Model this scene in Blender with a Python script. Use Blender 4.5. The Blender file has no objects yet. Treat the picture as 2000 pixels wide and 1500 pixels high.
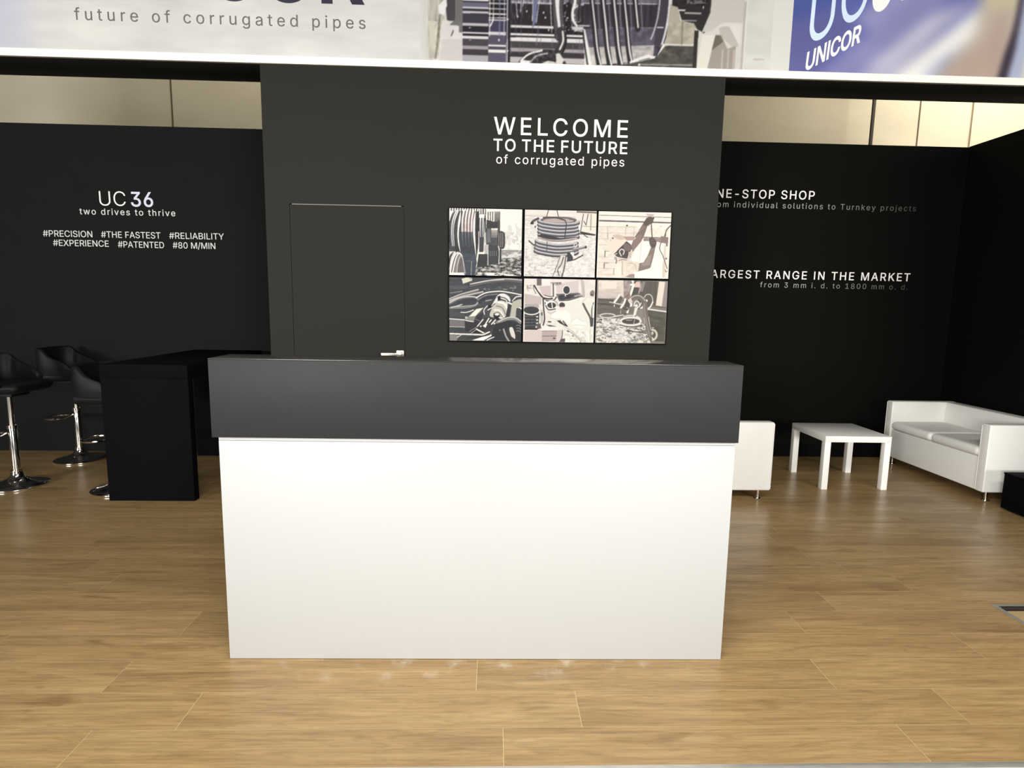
import bpy, bmesh, math, random, json
import numpy as np
from mathutils import Vector, Matrix
from mathutils.geometry import delaunay_2d_cdt

S = bpy.context.scene
COL = S.collection
random.seed(7)

# ------------------------------------------------------------------ camera
CAM_H, PITCH, ROLL, YAW, LENS = 1.4733, 0.1348, -0.0164, 0.0331, 20.589
cd = bpy.data.cameras.new('camera'); cam = bpy.data.objects.new('camera', cd); COL.objects.link(cam)
fwd = Vector((math.sin(YAW), math.cos(YAW), 0)); rgt = Vector((math.cos(YAW), -math.sin(YAW), 0)); upz = Vector((0, 0, 1))
look = fwd*math.cos(PITCH) - upz*math.sin(PITCH); upp = fwd*math.sin(PITCH) + upz*math.cos(PITCH)
cr, sr = math.cos(ROLL), math.sin(ROLL)
Rv = rgt*cr - upp*sr; Uv = rgt*sr + upp*cr
m = Matrix.Identity(4)
for i in range(3):
    m[i][0], m[i][1], m[i][2] = Rv[i], Uv[i], -look[i]
m[2][3] = CAM_H
cam.matrix_world = m
cd.sensor_fit = 'HORIZONTAL'; cd.sensor_width = 36; cd.lens = LENS; cd.clip_start = .05; cd.clip_end = 200
S.camera = cam

# ------------------------------------------------------------------ world, hall lamps, exposure
S.view_settings.view_transform = 'Standard'; S.view_settings.look = 'None'
S.view_settings.gamma = 1; S.view_settings.use_curve_mapping = False
S.view_settings.exposure = 0.0
w = bpy.data.worlds.new('hall_air'); S.world = w; w.use_nodes = True
w.node_tree.nodes['Background'].inputs[0].default_value = (1, .95, .86, 1)
w.node_tree.nodes['Background'].inputs[1].default_value = .035

def hall_lamp(name, loc, target, sx, sy, power, color):
    l = bpy.data.lights.new(name, 'AREA'); l.shape = 'RECTANGLE'; l.size = sx; l.size_y = sy
    l.energy = power; l.color = color
    o = bpy.data.objects.new(name, l); COL.objects.link(o); o.location = loc
    o.rotation_euler = (Vector(target)-Vector(loc)).to_track_quat('-Z', 'Y').to_euler()
    return o
hall_lamp('hall_lamp_left', (-10, -13, 3.5), (1.5, 4, 1), 5, 2.2, 2700, (1, .975, .94))
hall_lamp('hall_lamp_right', (8, -14, 3.5), (0, 4, 1), 5, 2.2, 1900, (1, .975, .94))
hall_lamp('hall_lamp_front', (.5, .5, 3.35), (.5, 1.1, 0), 6.4, .7, 255, (1, .965, .89))
hall_lamp('hall_lamp_rear', (8.0, 7.2, 6.4), (7.2, 9.5, 4.3), 4, .8, 330, (1, .92, .76))
hall_lamp('fill_rear_left', (-3.5, 7.0, 6.6), (-4, 9.5, 4.6), 6, .8, 120, (1, .93, .8))  # unseen fill added to brighten the left part of the hall wall

# ------------------------------------------------------------------ helpers
def lin(c):
    c = c/255.0
    return c/12.92 if c <= .04045 else ((c+.055)/1.055)**2.4
def rgb(r, g, b): return (lin(r), lin(g), lin(b))

def mat(name, col, rough=.5, metal=0, var=.06, scale=30, spec=.5, bump=0, stretch=(1, 1, 1)):
    """principled surface with a faint procedural variation of tone and an optional fine bump"""
    M = bpy.data.materials.new(name); M.use_nodes = True
    nt = M.node_tree; N = nt.nodes; L = nt.links
    b = N['Principled BSDF']
    b.inputs['Roughness'].default_value = rough; b.inputs['Metallic'].default_value = metal
    b.inputs['Specular IOR Level'].default_value = spec
    tc = N.new('ShaderNodeTexCoord'); mp = N.new('ShaderNodeMapping'); mp.inputs['Scale'].default_value = stretch
    nz = N.new('ShaderNodeTexNoise'); nz.inputs['Scale'].default_value = scale; nz.inputs['Detail'].default_value = 4
    L.new(tc.outputs['Object'], mp.inputs['Vector']); L.new(mp.outputs['Vector'], nz.inputs['Vector'])
    mx = N.new('ShaderNodeMix'); mx.data_type = 'RGBA'
    mx.inputs['A'].default_value = (*[c*(1-var) for c in col], 1); mx.inputs['B'].default_value = (*[min(1, c*(1+var)) for c in col], 1)
    L.new(nz.outputs['Fac'], mx.inputs['Factor']); L.new(mx.outputs['Result'], b.inputs['Base Color'])
    if bump:
        n2 = N.new('ShaderNodeTexNoise'); n2.inputs['Scale'].default_value = scale*8
        L.new(tc.outputs['Object'], n2.inputs['Vector'])
        bp = N.new('ShaderNodeBump'); bp.inputs['Strength'].default_value = bump; bp.inputs['Distance'].default_value = .002
        L.new(n2.outputs['Fac'], bp.inputs['Height']); L.new(bp.outputs['Normal'], b.inputs['Normal'])
    return M

def new(): return bmesh.new()
def merge(dst, src):
    me = bpy.data.meshes.new('t'); src.to_mesh(me); src.free(); dst.from_mesh(me); bpy.data.meshes.remove(me)
def box(bm, x0, x1, y0, y1, z0, z1, bev=0, seg=2):
    t = bmesh.new(); bmesh.ops.create_cube(t, size=1)
    for v in t.verts:
        v.co = Vector(((x0+x1)/2+v.co.x*(x1-x0), (y0+y1)/2+v.co.y*(y1-y0), (z0+z1)/2+v.co.z*(z1-z0)))
    if bev: bmesh.ops.bevel(t, geom=list(t.edges), offset=bev, segments=seg, profile=.5, affect='EDGES')
    merge(bm, t); return bm
def lathe(bm, prof, cx=0, cy=0, seg=56):
    rings = []
    for r, z in prof:
        rings.append([bm.verts.new((cx+r*math.cos(2*math.pi*k/seg), cy+r*math.sin(2*math.pi*k/seg), z)) for k in range(seg)] if r > 1e-5
                     else [bm.verts.new((cx, cy, z))])
    for a, b in zip(rings, rings[1:]):
        for k in range(seg):
            k2 = (k+1) % seg
            if len(a) == 1 and len(b) == 1: continue
            if len(a) == 1: bm.faces.new((a[0], b[k2], b[k]))
            elif len(b) == 1: bm.faces.new((a[k], a[k2], b[0]))
            else: bm.faces.new((a[k], a[k2], b[k2], b[k]))
    bmesh.ops.recalc_face_normals(bm, faces=bm.faces); return bm
def tube(bm, pts, r, seg=14, closed=False):
    pts = [Vector(p) for p in pts]; n = len(pts); rings = []
    nrm = None
    for i, p in enumerate(pts):
        a = pts[(i-1) % n] if (closed or i) else p; b = pts[(i+1) % n] if (closed or i < n-1) else p
        t = (b-a).normalized()
        if nrm is None: nrm = t.orthogonal().normalized()
        nrm = (nrm-t*nrm.dot(t)).normalized(); bn = t.cross(nrm)
        rings.append([bm.verts.new(p+r*(nrm*math.cos(2*math.pi*k/seg)+bn*math.sin(2*math.pi*k/seg))) for k in range(seg)])
    for i in range(n if closed else n-1):
        a, b = rings[i], rings[(i+1) % n]
        for k in range(seg): bm.faces.new((a[k], a[(k+1) % seg], b[(k+1) % seg], b[k]))
    if not closed: bm.faces.new(rings[0]); bm.faces.new(rings[-1])
    bmesh.ops.recalc_face_normals(bm, faces=bm.faces); return bm

def obj(name, bm, M, parent=None, smooth=True, angle=35):
    me = bpy.data.meshes.new(name); bm.to_mesh(me); bm.free()
    for mm in (M if isinstance(M, (list, tuple)) else [M]): me.materials.append(mm)
    if smooth:
        me.shade_smooth()
        me.set_sharp_from_angle(angle=math.radians(angle))
    o = bpy.data.objects.new(name, me); COL.objects.link(o)
    if parent: o.parent = parent
    return o
def tag(o, label, cat, group=None):
    o['label'] = label; o['category'] = cat
    if group: o['group'] = group
    return o
def thing(name, label, cat, loc=(0, 0, 0), rz=0, group=None):
    o = bpy.data.objects.new(name, None); COL.objects.link(o); o.location = loc; o.rotation_euler = (0, 0, rz)
    o.empty_display_size = .1
    return tag(o, label, cat, group)
def struct(o): o['kind'] = 'structure'; return o
def dup(root, loc, rz, label, group):
    r = root.copy(); COL.objects.link(r); r.location = loc; r.rotation_euler = (0, 0, rz); r['label'] = label; r['group'] = group
    for ch in list(root.children):
        c = ch.copy(); COL.objects.link(c); c.parent = r
        for g in list(ch.children):
            d = g.copy(); COL.objects.link(d); d.parent = c
    return r

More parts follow.
